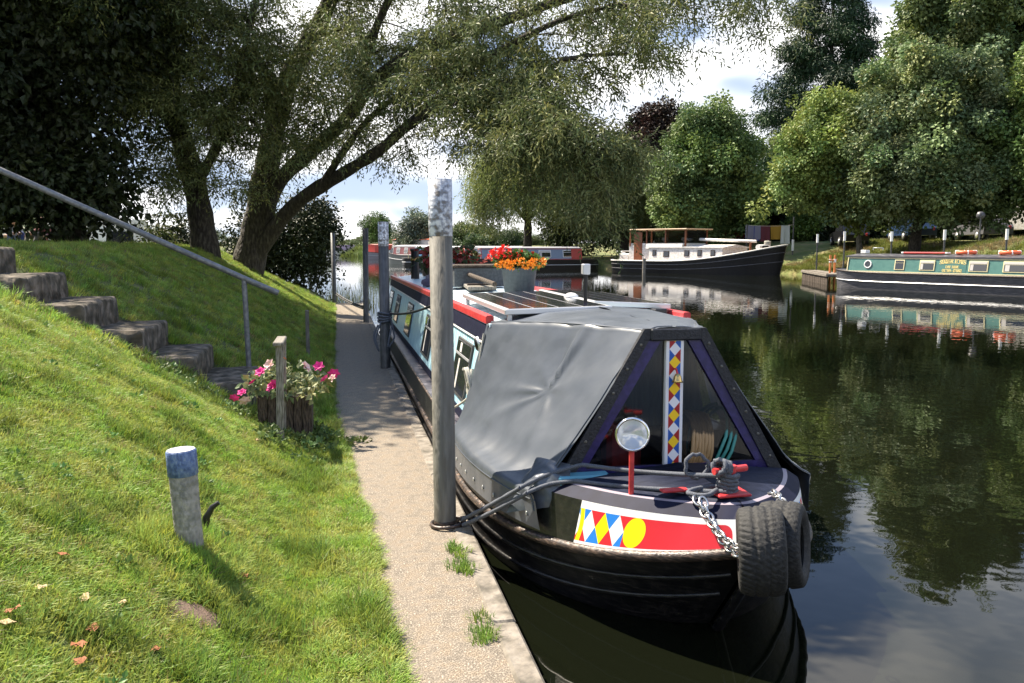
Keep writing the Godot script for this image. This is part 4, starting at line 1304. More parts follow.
	tube(st, curve([Vector3(0.54, 0.62, -11.08), Vector3(0.46, 0.4, -11.02), Vector3(0.5, 0.25, -11.0), Vector3(0.44, 0.42, -11.05), Vector3(0.5, 0.58, -11.08)], 0.03), 0.012, 8, 40.0)
	tube(st, curve([Vector3(0.66, 0.68, -11.1), Vector3(0.7, 0.4, -11.05), Vector3(0.62, 0.3, -11.0), Vector3(0.67, 0.55, -11.05)], 0.03), 0.012, 8, 40.0)
	tag(put("post_rope", done(st), M.rope), "grey rope wound round the second mooring post with loose ends", "rope")
	st = mb()
	chain(st, sag(Vector3(-0.04, 0.28, -23.8), Vector3(0.52, 0.3, -18.15), 0.04, 60), 0.012)
	tag(put("barrier_chain", done(st), M.galv_dark), "chain hung between the two farthest mooring posts", "chain")

# ---------------------------------------------------------------- boats across the river
func far_hull(parent: Node3D, length: float, half: float, free: float, bow_rise: float, material: Material, bow_len := 2.5) -> void:
	var st := mb()
	var f := func(u: float, v: float, side: float) -> Vector3:
		var s := u * length
		var t := clampf(s / bow_len, 0.0, 1.0)
		var h := half * pow(1.0 - pow(1.0 - t, 2.4), 0.6)
		var e := clampf((length - s) / 0.8, 0.0, 1.0)
		h *= 0.55 + 0.45 * sqrt(1.0 - (1.0 - e) * (1.0 - e))
		var y := lerpf(-0.3, free + bow_rise * pow(1.0 - clampf(s / (bow_len * 2.0), 0.0, 1.0), 2.0), v)
		return Vector3(side * h * lerpf(0.9, 1.0, v), y, length / 2.0 - s - (1.0 - v) * bow_rise * 0.5 * exp(-s / 2.0))
	for side in [-1.0, 1.0]:
		sheet(st, 36, 6, func(u: float, v: float) -> Vector3: return f.call(pow(u, 1.6), v, side))
	sheet(st, 36, 1, func(u: float, v: float) -> Vector3: return f.call(pow(u, 1.6), 0.97, v * 2.0 - 1.0))
	sheet(st, 1, 4, func(u: float, v: float) -> Vector3: return f.call(1.0, v, u * 2.0 - 1.0))
	var hull := put("hull", done(st), material, parent)
	for k in 2:
		st = mb()
		for side in [-1.0, 1.0]:
			var pts := []
			for i in 40: pts.append(f.call(0.01 + 0.98 * pow(i / 39.0, 1.6), [0.98, 0.62][k], side) + Vector3(side * 0.01, 0, 0))
			tube(st, pts, 0.03, 5)
		put("rubbing_strake", done(st), M.alu if k == 1 else M.rub, hull)

func far_narrowboat(label: String, at: Vector3, turn: float, length: float, cfg: Dictionary) -> Node3D:
	var t := thing("far_narrowboat", label, "narrowboat", at, turn, "narrowboats moored across the river")
	far_hull(t, length, 1.04, cfg.free, cfg.get("rise", 0.25), cfg.hull, cfg.get("bow", 1.8))
	var c0: float = length / 2.0 - cfg.get("fore", 1.2)
	var c1: float = -length / 2.0 + cfg.get("aft", 1.6)
	var y0: float = cfg.free
	var y1: float = cfg.top
	var cab := put("cabin", pz([Vector2(-0.94, y0), Vector2(-0.82, y1), Vector2(0, y1 + 0.07), Vector2(0.82, y1), Vector2(0.94, y0)], c1, c0), cfg.paint, t)
	put("roof", pz([Vector2(-0.87, y1 - 0.05), Vector2(-0.87, y1 + 0.01), Vector2(0, y1 + 0.1), Vector2(0.87, y1 + 0.01), Vector2(0.87, y1 - 0.05)], c1 - 0.05, c0 + 0.1), cfg.roof, t)
	if cfg.has("line"):
		for side in [-1.0, 1.0]:
			put("coach_line", bx(Vector3(side * 0.85, y1 - 0.075, (c0 + c1) / 2), Vector3(0.02, 0.035, c0 - c1)), cfg.line, cab)
			put("coach_line", bx(Vector3(side * 0.945, y0 + 0.03, (c0 + c1) / 2), Vector3(0.02, 0.04, c0 - c1)), cfg.line, cab)
			put("coach_line", bx(Vector3(side * 0.90, (y0 + y1) / 2, c0 - 0.03), Vector3(0.02, y1 - y0 - 0.05, 0.04), Basis(Vector3.BACK, side * 0.16)), cfg.line, cab)
	for w in cfg.get("windows", []):
		for side in [-1.0, 1.0]:
			var h: float = (y1 - y0) * 0.62
			var o := put("window", bx(Vector3.ZERO, Vector3(0.03, h, w[1]), Basis(), 0.005), cfg.get("frame", M.white), t, Vector3(side * 0.895, (y0 + y1) / 2 - 0.005, c0 - w[0] - w[1] / 2))
			o.basis = Basis(Vector3.BACK, side * 0.16)
			put("pane", bx(Vector3(side * 0.012, -h * 0.12, 0), Vector3(0.02, h * 0.60, w[1] - 0.08)), M.window, o)
			put("pane", bx(Vector3(side * 0.012, h * 0.33, 0), Vector3(0.02, h * 0.2, w[1] - 0.08)), M.curtain if w.size() > 2 else M.window, o)
			if w.size() > 2: put("curtain", bx(Vector3(side * 0.024, -h * 0.12, w[1] * 0.33), Vector3(0.004, h * 0.55, w[1] * 0.16)), M.curtain, o)
	if cfg.has("door"):
		put("end_door", bx(Vector3(0, (y0 + y1) / 2, c1 - 0.02), Vector3(0.7, y1 - y0 - 0.1, 0.04)), cfg.door, t)
		for side in [-1.0, 1.0]: put("door_panel", bx(Vector3(side * 0.91, (y0 + y1) / 2, c1 + 0.45), Vector3(0.03, y1 - y0 - 0.1, 0.9), Basis(Vector3.BACK, side * 0.16)), cfg.door, t)
	put("tiller", tb([Vector3(0, y0, -length / 2 + 0.3), Vector3(0, y0 + 0.55, -length / 2 + 0.25), Vector3(0, y0 + 0.6, -length / 2 + 0.9)], 0.025, 6), M.brass, t)
	return t

func make_far_boats() -> void:
	# green hire boat
	var g := far_narrowboat("long green narrowboat with cream lines and gold lettering moored across the river", Vector3(24.67, WATER, -26.3), PI + 0.408, 16.0, {free = 0.71, top = 1.36, hull = M.grey_hull, paint = M.green_paint, roof = M.grey_hull, line = M.cream, rise = 0.12, fore = 0.97, bow = 1.4, windows = [[2.12, 0.42], [3.16, 0.61, 1], [5.07, 0.7, 1], [6.29, 0.95, 1], [8.3, 0.9, 1], [10.2, 0.9]], frame = M.cream})
	for side in [-1.0, 1.0]:
		var ph := put("porthole", lt([Vector2(0.12, 0.0), Vector2(0.17, 0.0), Vector2(0.17, 0.03), Vector2(0.13, 0.035), Vector2(0.12, 0.0)], 24, Transform3D(Basis(Vector3.BACK, -side * PI / 2 + side * 0.16), Vector3(side * 0.885, 1.03, 7.03 - 0.95))), M.white, g)
		put("glass", lt([Vector2(0, 0.012), Vector2(0.13, 0.012)], 24, Transform3D(Basis(Vector3.BACK, -side * PI / 2 + side * 0.16), Vector3(side * 0.885, 1.03, 7.03 - 0.95))), M.window, ph)
	var gold := mat(lin(0.72, 0.58, 0.22), 0.4)
	var sf := SystemFont.new()
	sf.font_names = PackedStringArray(["Droid Serif"])
	sf.font_weight = 700
	var words := put("lettering_board", bx(Vector3(0, 0, 0), Vector3(0.008, 0.46, 1.05)), M.green_paint, g, Vector3(0.89, 1.03, 7.03 - 4.45))
	words.basis = Basis(Vector3.BACK, 0.16)
	var rows := [["SUMMER BOATS", 0.15, 0.15, 0.083], ["DAY HIRE", -0.015, 0.1, 0.062], ["01789-47082", -0.155, 0.11, 0.068]]
	for r in rows:
		var s: String = r[0]
		for i in s.length():
			if s[i] == " ": continue
			var tm := TextMesh.new()
			tm.text = s[i]
			tm.font = sf
			tm.font_size = 32
			tm.pixel_size = r[2] / 24.0
			tm.depth = 0.008
			tm.curve_step = 1.0
			var x: float = (i - (s.length() - 1) / 2.0)
			var arch: float = 0.05 * (1.0 - pow(x / 6.0, 2.0)) if r[1] > 0.1 else 0.0
			var o := put("letter", tm, gold, words, Vector3(0.006, r[1] + arch - 0.03, -x * r[3]))
			o.rotation = Vector3(0, PI / 2, 0)
	# things on its roof
	var sp := Vector3(-0.397, 0, -0.918)
	var roof := func(t: float, off: float) -> Vector3: return Vector3(20.54, WATER + 1.46, -33.23) + Vector3(0.397, 0, 0.918) * t + Vector3(0.918, 0, -0.397) * (1.04 + off)
	var ring := mb()
	var pts := []
	for k in 25: pts.append(Vector3(cos(TAU * k / 24) * 0.3, 0.08, sin(TAU * k / 24) * 0.3))
	tube(ring, pts, 0.075, 10, 0.0, false)
	var rm := done(ring)
	var orange := mat(lin(0.8, 0.14, 0.05), 0.5)
	for k in 2:
		var l := thing("lifebuoy", ["orange lifebuoy lying on the green boat's roof, left of the lettering's end", "orange-red lifebuoy on the green boat's roof at the far right"][k], "lifebuoy", roof.call([5.45, 7.05][k], 0.0))
		put("ring", rm, orange, l)
		for q in 4: put("white_band", bx(Vector3(cos(q * PI / 2 + 0.5) * 0.3, 0.08, sin(q * PI / 2 + 0.5) * 0.3), Vector3(0.17, 0.165, 0.06), Basis(Vector3.UP, -q * PI / 2 - 0.5), 0.03), M.white, l)
	var rl := thing("roof_plank", "red and white painted plank lying along the green boat's roof", "plank", roof.call(3.9, -0.1), PI + 0.408)
	put("plank", bx(Vector3(0, 0.05, 0), Vector3(0.28, 0.06, 1.7), Basis(), 0.01), M.red, rl)
	for k in 2: put("white_end", bx(Vector3(0, 0.05, -0.9 + 1.8 * k), Vector3(0.28, 0.06, 0.1), Basis(), 0.01), M.white, rl)
	var rc := thing("roof_crate", "small white crate on the left end of the green boat's roof", "crate", roof.call(1.2, 0.0), PI + 0.408)
	put("body", bx(Vector3(0, 0.08, 0), Vector3(0.3, 0.14, 0.24), Basis(), 0.01), M.white, rc)
	put("handle", tb([Vector3(-0.1, 0.15, -0.3), Vector3(-0.1, 0.24, -0.3), Vector3(-0.1, 0.24, -0.75), Vector3(-0.1, 0.15, -0.75)], 0.015, 6), M.alu, rc)
	# white barge
	var th := 0.526
	var d := Vector3(0.502, 0, 0.865)
	var n := Vector3(0.865, 0, -0.502)
	var org := Vector3(19.19, WATER, -55.97) + n * 1.8 - d * 0.9
	var b := thing("barge", "white and black Dutch-style barge with a brown wheelhouse moored across the river", "barge", org, th)
	var st := mb()
	var hf := func(u: float, v: float, side: float) -> Vector3:
		var z := lerpf(-0.9, 12.3, u)
		var tb_ := clampf((12.3 - z) / 5.0, 0.0, 1.0)
		var h := 1.85 * pow(1.0 - pow(1.0 - tb_, 2.2), 0.65)
		var te := clampf((z + 0.9) / 2.0, 0.0, 1.0)
		h *= 0.3 + 0.7 * sqrt(1.0 - (1.0 - te) * (1.0 - te))
		var top := 0.78 + 1.05 * pow(clampf((z - 4.0) / 8.3, 0.0, 1.0), 2.0) + 0.3 * pow(clampf((0.0 - z) / 4.0, 0.0, 1.0), 2.0)
		var y := lerpf(-0.4, top, v)
		return Vector3(side * h * (0.86 + 0.14 * v), y, z - (1.0 - v) * 0.5 * (1.0 - tb_))
	for side in [-1.0, 1.0]: sheet(st, 60, 6, func(u: float, v: float) -> Vector3: return hf.call(1.0 - pow(1.0 - u, 1.5), v, side))
	var bh := put("hull", done(st), M.hull, b)
	st = mb()
	sheet(st, 60, 2, func(u: float, v: float) -> Vector3: return hf.call(1.0 - pow(1.0 - u, 1.5), 0.93, v * 2.0 - 1.0))
	put("deck", done(st), mottled([lin(0.2, 0.13, 0.1), lin(0.35, 0.27, 0.22)], [0.3, 0.7], Vector3(2, 2, 2), 0.7, 93), b)
	for k in 3:
		st = mb()
		for side in [-1.0, 1.0]:
			var pp := []
			for i in 50: pp.append(hf.call(1.0 - pow(1.0 - i / 49.0, 1.5) * 0.999, [1.0, 0.8, 0.55][k], side) + Vector3(side * 0.015, 0, 0))
			tube(st, pp, [0.05, 0.035, 0.03][k], 6)
		put("rubbing_strake", done(st), [M.off_white, M.grey_hull, M.grey_hull][k], bh)
	var tw := put("trunk_cabin", pz([Vector2(-1.45, 0.7), Vector2(-1.35, 1.66), Vector2(0, 1.8), Vector2(1.35, 1.66), Vector2(1.45, 0.7)], 2.9, 8.7), M.off_white, b)
	put("cabin_roof", pz([Vector2(-1.42, 1.64), Vector2(-1.42, 1.70), Vector2(0, 1.86), Vector2(1.42, 1.70), Vector2(1.42, 1.64)], 2.85, 8.8), M.off_white, tw)
	put("raised_cabin", pz([Vector2(-1.40, 1.6), Vector2(-1.33, 1.92), Vector2(0, 2.0), Vector2(1.33, 1.92), Vector2(1.40, 1.6)], 2.6, 5.6), M.off_white, tw)
	for side in [-1.0, 1.0]:
		for w in [[3.35, 0.22, 1.32], [4.35, 0.38, 1.25], [6.0, 0.3, 1.3], [7.0, 0.24, 1.32], [8.0, 0.24, 1.32]]:
			var wn := put("window", bx(Vector3(side * 1.40, w[2], w[0]), Vector3(0.03, 0.4, w[1] + 0.1), Basis(Vector3.BACK, side * 0.1), 0.01), M.dark_wood, tw)
			put("pane", bx(Vector3(side * 1.414, w[2], w[0]), Vector3(0.03, 0.32, w[1]), Basis(Vector3.BACK, side * 0.1)), M.window, wn)
	var varnish := mottled([lin(0.16, 0.05, 0.02), lin(0.26, 0.09, 0.035)], [0.3, 0.7], Vector3(0.4, 0.8, 0.4), 0.35, 94)
	var wh := put("wheelhouse", bx(Vector3(0, 1.3, 3.3), Vector3(2.3, 1.3, 4.7)), M.off_white, b)
	put("wheelhouse_roof", bx(Vector3(0, 2.86, 3.5), Vector3(2.9, 0.09, 5.0), Basis(), 0.03), mottled([lin(0.35, 0.22, 0.12), lin(0.5, 0.34, 0.2)], [0.3, 0.7], Vector3(1, 1, 1), 0.6, 95), wh)
	put("door", bx(Vector3(-1.165, 1.75, 1.75), Vector3(0.04, 1.9, 0.72), Basis(), 0.01), varnish, wh)
	for side in [-1.0, 1.0]:
		for z in [1.05, 2.5, 4.1, 5.7]: put("post", bx(Vector3(side * 1.15, 2.3, z), Vector3(0.09, 1.1, 0.1)), varnish, wh)
		put("pane", bx(Vector3(side * 1.14, 2.35, 3.3), Vector3(0.02, 0.8, 1.5)), M.glass_dark, wh)
		put("pane", bx(Vector3(side * 1.14, 2.35, 4.9), Vector3(0.02, 0.8, 1.5)), M.glass_dark, wh)
	put("pane", bx(Vector3(0, 2.35, 5.7), Vector3(2.2, 0.8, 0.02)), M.glass_dark, wh)
	put("boom", tb([Vector3(0.0, 2.2, 6.0), Vector3(0, 2.05, 10.2)], 0.09, 8), M.off_white, b)
	put("boom_crutch", tb([Vector3(0, 1.2, 9.8), Vector3(0, 2.05, 9.8)], 0.07, 8), varnish, b)
	var an := put("windlass", bx(Vector3(0, 1.55, 10.7), Vector3(0.7, 0.5, 0.4), Basis(), 0.05), M.black, b)
	put("drum", tb([Vector3(-0.6, 1.7, 10.7), Vector3(0.6, 1.7, 10.7)], 0.16, 12), M.white, an)
	put("coiled_rope", tb(coil(Vector3(-0.5, 1.95, 11.3), 0.16, 4, 0.05, Basis()), 0.045, 6), M.pale_rope, an)
	for k in 2: put("roof_vent", lt([Vector2(0, 0.42), Vector2(0.18, 0.4), Vector2(0.22, 0.25), Vector2(0.1, 0.2), Vector2(0.08, 0.0)], 14, Transform3D(Basis(), Vector3(-0.6, 1.92, [3.6, 5.2][k]))), M.white, tw)
	put("stern_rail", tb([Vector3(-1.4, 0.9, 1.0), Vector3(-1.4, 1.3, 0.8), Vector3(-1.1, 1.4, -0.2), Vector3(-0.4, 1.4, -0.7), Vector3(0.4, 1.4, -0.7), Vector3(1.1, 1.4, -0.2)], 0.03, 6), M.white, b)
	put("stern_locker", bx(Vector3(-0.2, 1.0, 0.4), Vector3(1.8, 0.5, 0.9), Basis(), 0.05), M.off_white, b)
	# mooring pile beside it
	var pile := put("mooring_pile", tb([Vector3(0, -1.0, 0), Vector3(0.02, 0.95, 0)], [0.13, 0.11], 10), M.old_wood, null, Vector3(20.3, WATER, -53.6) - n * 0.6)
	tag(pile, "wooden pile standing in the water beside the white barge", "pile")
	# other boats up the river
	far_narrowboat("blue-grey narrowboat with white windows and a red stern, under the trailing willow", Vector3(14.2, WATER, -62.6), -PI / 2 + 0.2, 11.0, {free = 0.75, top = 1.62, hull = M.hull, paint = mat(lin(0.17, 0.23, 0.32), 0.4), roof = mat(lin(0.3, 0.3, 0.32), 0.5), line = M.red, windows = [[0.6, 0.9, 1], [2.4, 1.0, 1], [4.6, 1.0, 1], [6.6, 1.0]], door = mat(lin(0.4, 0.05, 0.04), 0.4)})
	far_narrowboat("pale blue narrowboat with white patches seen between the nearest post and the flower pot", Vector3(11.2, WATER, -74.0), 0.9, 13.0, {free = 0.7, top = 1.65, hull = M.hull, paint = mat(lin(0.3, 0.6, 0.8), 0.4), roof = mat(lin(0.55, 0.55, 0.57), 0.5), line = M.white, windows = [[0.8, 0.8, 1], [2.6, 0.8, 1], [4.6, 0.8, 1]]})
	var dk := far_narrowboat("dark green narrowboat with a dark red cabin and red plants on its roof", Vector3(7.6, WATER, -81.5), PI + 0.35, 13.0, {free = 0.9, top = 1.75, hull = mat(lin(0.008, 0.02, 0.02), 0.35), paint = mat(lin(0.14, 0.02, 0.02), 0.4), roof = mat(lin(0.5, 0.48, 0.48), 0.5), line = M.white, rise = 0.5, fore = 2.6, bow = 2.6, windows = [[0.8, 0.8], [2.6, 0.8]]})
	put("fore_cover", pz([Vector2(-0.9, 0.9), Vector2(-0.6, 1.55), Vector2(0.6, 1.55), Vector2(0.9, 0.9)], 4.2, 5.0), M.black, dk)
	far_narrowboat("bright red narrowboat moored by the far reeds", Vector3(7.6, WATER, -121.5), -PI / 2 + 0.75, 11.0, {free = 0.75, top = 1.9, hull = mat(lin(0.3, 0.28, 0.3), 0.5), paint = mat(lin(0.62, 0.06, 0.04), 0.4), roof = mat(lin(0.6, 0.2, 0.15), 0.5), windows = [[1.2, 1.0], [4.0, 1.0], [6.6, 1.0]], frame = M.black})
	far_narrowboat("orange-roofed narrowboat moored behind the dark green boat", Vector3(9.6, WATER, -100.0), PI + 0.5, 12.0, {free = 1.1, top = 2.5, hull = M.hull, paint = mat(lin(0.5, 0.45, 0.42), 0.5), roof = mat(lin(0.62, 0.13, 0.05), 0.5), windows = [[0.8, 1.2], [3.6, 1.2]], frame = M.black})
	var cz := thing("cabin_cruiser", "small white and mauve cabin cruiser moored at the far bend", "cruiser", Vector3(1.5, WATER, -156.0), PI / 2 + 0.5)
	far_hull(cz, 7.0, 1.3, 0.9, 0.4, M.off_white, 2.4)
	put("cabin", pz([Vector2(-1.1, 0.85), Vector2(-0.8, 1.9), Vector2(0.8, 1.9), Vector2(1.1, 0.85)], -1.4, 1.4), mat(lin(0.35, 0.25, 0.33), 0.5), cz)
	put("windscreen", pz([Vector2(-1.0, 1.2), Vector2(-0.78, 1.86), Vector2(0.78, 1.86), Vector2(1.0, 1.2)], 1.4, 1.5), M.window, cz)
	put("cockpit_cover", pz([Vector2(-1.1, 0.85), Vector2(-0.9, 1.5), Vector2(0.9, 1.5), Vector2(1.1, 0.85)], -3.2, -1.45), M.binding, cz)

# ---------------------------------------------------------------- far bank furniture
func car(label: String, at: Vector3, turn: float, paint: Color) -> void:
	var t := thing("parked_car", label, "car", at, turn, "cars parked under the trees")
	var m := mat(paint, 0.3)
	var st := mb()
	var w := 0.85
	prism(st, PackedVector2Array([Vector2(-2.0, 0.35), Vector2(-2.05, 0.75), Vector2(-1.9, 0.92), Vector2(1.0, 0.95), Vector2(2.0, 0.8), Vector2(2.1, 0.55), Vector2(2.05, 0.33)]), -w, w)
	put("body", done(st), m, t)
	st = mb()
	prism(st, PackedVector2Array([Vector2(-1.85, 0.92), Vector2(-1.45, 1.42), Vector2(0.1, 1.45), Vector2(1.0, 0.94)]), -w * 0.86, w * 0.86)
	var cab := put("cabin", done(st), m, t)
	for s in [-1.0, 1.0]:
		put("side_window", pz([Vector2(-1.55, 0.97), Vector2(-1.32, 1.36), Vector2(0.06, 1.38), Vector2(0.75, 0.98)], s * w * 0.862, s * w * 0.868), M.window, cab)
		for x in [-1.3, 1.35]:
			var wx := Transform3D(Basis(Vector3.RIGHT, PI / 2), Vector3(x, 0.3, s * 0.8))
			var wl := put("wheel", lt([Vector2(0.0, -0.1), Vector2(0.29, -0.1), Vector2(0.31, -0.06), Vector2(0.31, 0.06), Vector2(0.29, 0.1), Vector2(0.0, 0.1)], 20, wx), M.rubber, t)
			put("hub_cap", lt([Vector2(0.0, 0.115), Vector2(0.18, 0.105), Vector2(0.18, -0.105), Vector2(0, -0.115)], 16, wx), M.alu, wl)
		put("headlight", bx(Vector3(2.04, 0.68, s * 0.6), Vector3(0.08, 0.13, 0.3), Basis(), 0.02), M.chrome, t)
		put("tail_light", bx(Vector3(-2.02, 0.74, s * 0.65), Vector3(0.06, 0.2, 0.15), Basis(), 0.02), M.red, t)
	put("windscreen", bx(Vector3(0.57, 1.2, 0), Vector3(0.02, 0.58, 1.3), Basis(Vector3.BACK, 1.05)), M.window, cab)
	put("number_plate", bx(Vector3(2.09, 0.48, 0), Vector3(0.02, 0.1, 0.5)), M.white, t)

func caravan(label: String, at: Vector3, turn: float, l: float) -> void:
	var t := thing("caravan", label, "caravan", at, turn)
	put("body", pz([Vector2(-l / 2, 0.5), Vector2(-l / 2 + 0.1, 2.1), Vector2(-l / 2 + 0.4, 2.5), Vector2(l / 2 - 0.4, 2.5), Vector2(l / 2 - 0.1, 2.1), Vector2(l / 2, 0.5)], -1.1, 1.1), M.off_white, t)
	for s in [-1.0, 1.0]:
		for k in 2: put("window", bx(Vector3(-l * 0.25 + k * l * 0.45, 1.65, s * 1.105), Vector3(l * 0.24, 0.6, 0.02), Basis(), 0.005), M.window, t)
		put("stripe", bx(Vector3(0, 1.1, s * 1.104), Vector3(l - 0.25, 0.12, 0.02)), M.grey_hull, t)
		put("wheel", lt([Vector2(0.0, -0.1), Vector2(0.31, -0.1), Vector2(0.31, 0.1), Vector2(0, 0.1)], 18, Transform3D(Basis(Vector3.RIGHT, PI / 2), Vector3(0, 0.31, s * 0.95))), M.rubber, t)
	put("door", bx(Vector3(l * 0.03, 1.35, 1.106), Vector3(0.6, 1.6, 0.02), Basis(), 0.005), M.white, t)

func make_far_bank() -> void:
	# white-topped mooring poles along the far bank
	var ps := [[25.03, -41.31], [24.23, -37.6], [25.08, -35.18], [26.06, -32.91], [27.43, -30.9]]
	var nm := ["just right of the barge's bow", "behind the left end of the green boat", "behind the green boat's first windows", "behind the green boat's lettering", "behind the right end of the green boat"]
	for k in 5:
		var gy := ground(ps[k][0], ps[k][1])
		var top: float = [2.2, 2.28, 2.24, 2.29, 2.29][k]
		var t := thing("mooring_pole", "thin dark mooring pole with white top, " + nm[k], "pole", Vector3(ps[k][0], gy, ps[k][1]), 0.0, "white-topped mooring poles on the far bank")
		put("pole", tb([Vector3(0, -0.5, 0), Vector3(0, top - gy - 0.45, 0)], 0.04, 8), M.galv_dark, t)
		put("white_top", tb([Vector3(0, top - gy - 0.45, 0), Vector3(0, top - gy, 0)], 0.062, 8), M.white, t)
	for k in 2:
		var at := Vector3([22.95, 23.35][k], 0.3, [-36.7, -36.95][k])
		var t := thing("orange_post", ["orange-red post with a white band at the left end of the green boat", "second orange-red post by the green boat's left end, with a cross rail"][k], "post", at, 0.0, "orange posts at the landing")
		put("post", tb([Vector3(0, -0.5, 0), Vector3(0, 0.85, 0)], 0.05, 8), mat(lin(0.6, 0.2, 0.06), 0.6), t)
		put("white_band", tb([Vector3(0, 0.5, 0), Vector3(0, 0.66, 0)], 0.062, 8), M.white, t)
		if k == 1: put("cross_rail", tb([Vector3(-0.6, 0.6, 0.5), Vector3(0.5, 0.6, -0.6)], 0.04, 6), mat(lin(0.5, 0.16, 0.05), 0.6), t)
	# timber edging of the landing
	var lw := thing("landing_edge", "short landing of upright timber boards with a pale kerb between barge and green boat", "landing", Vector3(23.3, -0.35, -38.6), -0.36)
	var bm := [bx(Vector3.ZERO, Vector3(0.06, 1.3, 0.24), Basis(), 0.012), bx(Vector3.ZERO, Vector3(0.06, 1.3, 0.22), Basis(0.0 * Vector3.UP + Vector3.UP, 0.02), 0.012)]
	for k in 26: put("board", bm[k % 2], M.dark_wood, lw, Vector3(rng.randf_range(-0.01, 0.01), 0.02, -3.2 + k * 0.25))
	put("kerb", bx(Vector3(0.35, 0.58, 0), Vector3(0.9, 0.14, 6.6), Basis(), 0.02), M.concrete, lw)
	# washing lines
	var cloths := [[0.0, 1.0, lin(0.14, 0.14, 0.2), "pale striped towel"], [0.55, 0.5, lin(0.03, 0.04, 0.18), "navy blue cloth"], [1.0, 0.6, lin(0.09, 0.018, 0.028), "dark red cloth"], [1.65, 0.75, lin(0.26, 0.15, 0.015), "mustard yellow cloth"], [2.35, 0.55, lin(0.42, 0.45, 0.44), "white cloth"]]
	var a := Vector3(27.6, 0, -54.4)
	var c := Vector3(30.4, 0, -53.2)
	for k in 2:
		var p: Vector3 = [a, c][k]
		p.y = ground(p.x, p.z)
		var t := thing("line_post", ["white-topped post under the left end of the washing line", "white-topped post under the right end of the washing line"][k], "post", p, 0.0, "washing line posts")
		put("post", tb([Vector3(0, -0.3, 0), Vector3(0, 2.6, 0)], 0.05, 8), M.galv_dark, t)
		put("white_sleeve", tb([Vector3(0, 0.3, 0), Vector3(0, 1.05, 0)], 0.085, 8), M.white, t)
	var ly := ground(a.x, a.z) + 2.55
	var la := Vector3(a.x, ly, a.z)
	var lc := Vector3(c.x, ly, c.z)
	tag(put("washing_line", tb(sag(la, lc, 0.08), 0.012, 5), M.pale_rope), "line of washing hung between two posts behind the barge", "line")
	for q in cloths:
		var dir := (lc - la).normalized()
		var base: Vector3 = la + dir * (q[0] - 0.1)
		var st := mb()
		var hgt := rng.randf_range(0.8, 1.25)
		sheet(st, 12, 10, func(u: float, v: float) -> Vector3: return base + dir * q[1] * u + Vector3(0.3, 0, 0.9) * 0.06 * sin(u * 9.0 + q[0] * 5.0) * v + Vector3(0, -hgt * v - 0.03, 0))
		tag(put("hanging_cloth", done(st), mat(q[2], 0.9)), q[3] + " hanging on the washing line behind the barge", "laundry")
	# cars, caravans and a shed under the trees
	var put_car := func(lb: String, x: float, z: float, tn: float, col: Color) -> void: car(lb, Vector3(x, ground(x, z), z), tn, col)
	put_car.call("dark red car parked under the trees behind the barge's bow", 30.0, -61.0, 0.4, lin(0.12, 0.01, 0.012))
	put_car.call("black car parked under the big tree behind the pale-barked trunk", 33.5, -51.5, 1.2, lin(0.01, 0.01, 0.012))
	put_car.call("dark blue car parked under the trees in the middle of the far bank", 35.8, -48.3, 1.25, lin(0.02, 0.04, 0.09))
	put_car.call("silver-grey car parked under the trees at the right", 38.6, -45.5, 1.3, lin(0.12, 0.12, 0.13))
	put_car.call("small dark car at the right edge under the trees", 40.5, -40.5, 1.3, lin(0.02, 0.02, 0.022))
	caravan("white caravan half hidden by the trees at the right edge", Vector3(43.5, ground(43.5, -47.0), -47.0), 0.5, 6.5)
	caravan("pale caravan seen through the dark trees on the near bank", Vector3(-11.2, ground(-11.2, -44.0) - 0.1, -44.0), 0.2, 5.0)
	var sx := Vector3(44.0, ground(44, -66), -66.0)
	var sh := thing("brick_shed", "low building with a pinkish roof behind the far trees", "building", sx, 0.5)
	put("wall", bx(Vector3(0, 1.3, 0), Vector3(12, 2.6, 6)), mottled([lin(0.2, 0.1, 0.07), lin(0.32, 0.2, 0.15)], [0.3, 0.7], Vector3(2, 2, 2), 0.9, 96), sh)
	put("roof", pz([Vector2(-3.4, 2.5), Vector2(0, 4.4), Vector2(3.4, 2.5), Vector2(3.2, 2.4), Vector2(-3.2, 2.4)], -6.3, 6.3, Transform3D(Basis(Vector3.UP, PI / 2), Vector3.ZERO)), mottled([lin(0.4, 0.27, 0.24), lin(0.55, 0.42, 0.38)], [0.3, 0.7], Vector3(2, 2, 2), 0.9, 97), sh)
	for k in 3: put("window", bx(Vector3(-3.8 + k * 3.8, 1.5, 3.02), Vector3(1.4, 1.0, 0.06), Basis(), 0.01), M.window, sh)
	put("door", bx(Vector3(-1.9, 1.05, 3.02), Vector3(0.95, 2.1, 0.06), Basis(), 0.01), M.dark_wood, sh)
	# round sign
	var sg := thing("round_sign", "small round grey sign on a pole at the right of the far bank", "sign", Vector3(30.0, ground(30, -35.5), -35.5), -0.7)
	put("pole", tb([Vector3(0, -0.3, 0), Vector3(0, 1.5, 0)], 0.035, 8), M.galv_dark, sg)
	put("disc", lt([Vector2(0, 0.02), Vector2(0.19, 0.02), Vector2(0.19, -0.02), Vector2(0, -0.02)], 24, Transform3D(Basis(Vector3.RIGHT, PI / 2), Vector3(0, 1.4, 0))), M.grey_hull, sg)
	# two people sitting at the top of the near bank
	person("person in a pale grey top and blue trousers seated under the dark tree", Vector3(-9.1, 1.5, -27.0), 0.5, [lin(0.2, 0.22, 0.2), lin(0.03, 0.05, 0.16)])
	person("person in a dull red top seated on the grass under the dark tree", Vector3(-8.3, 1.5, -26.8), -0.3, [lin(0.16, 0.05, 0.045), lin(0.06, 0.055, 0.05)])

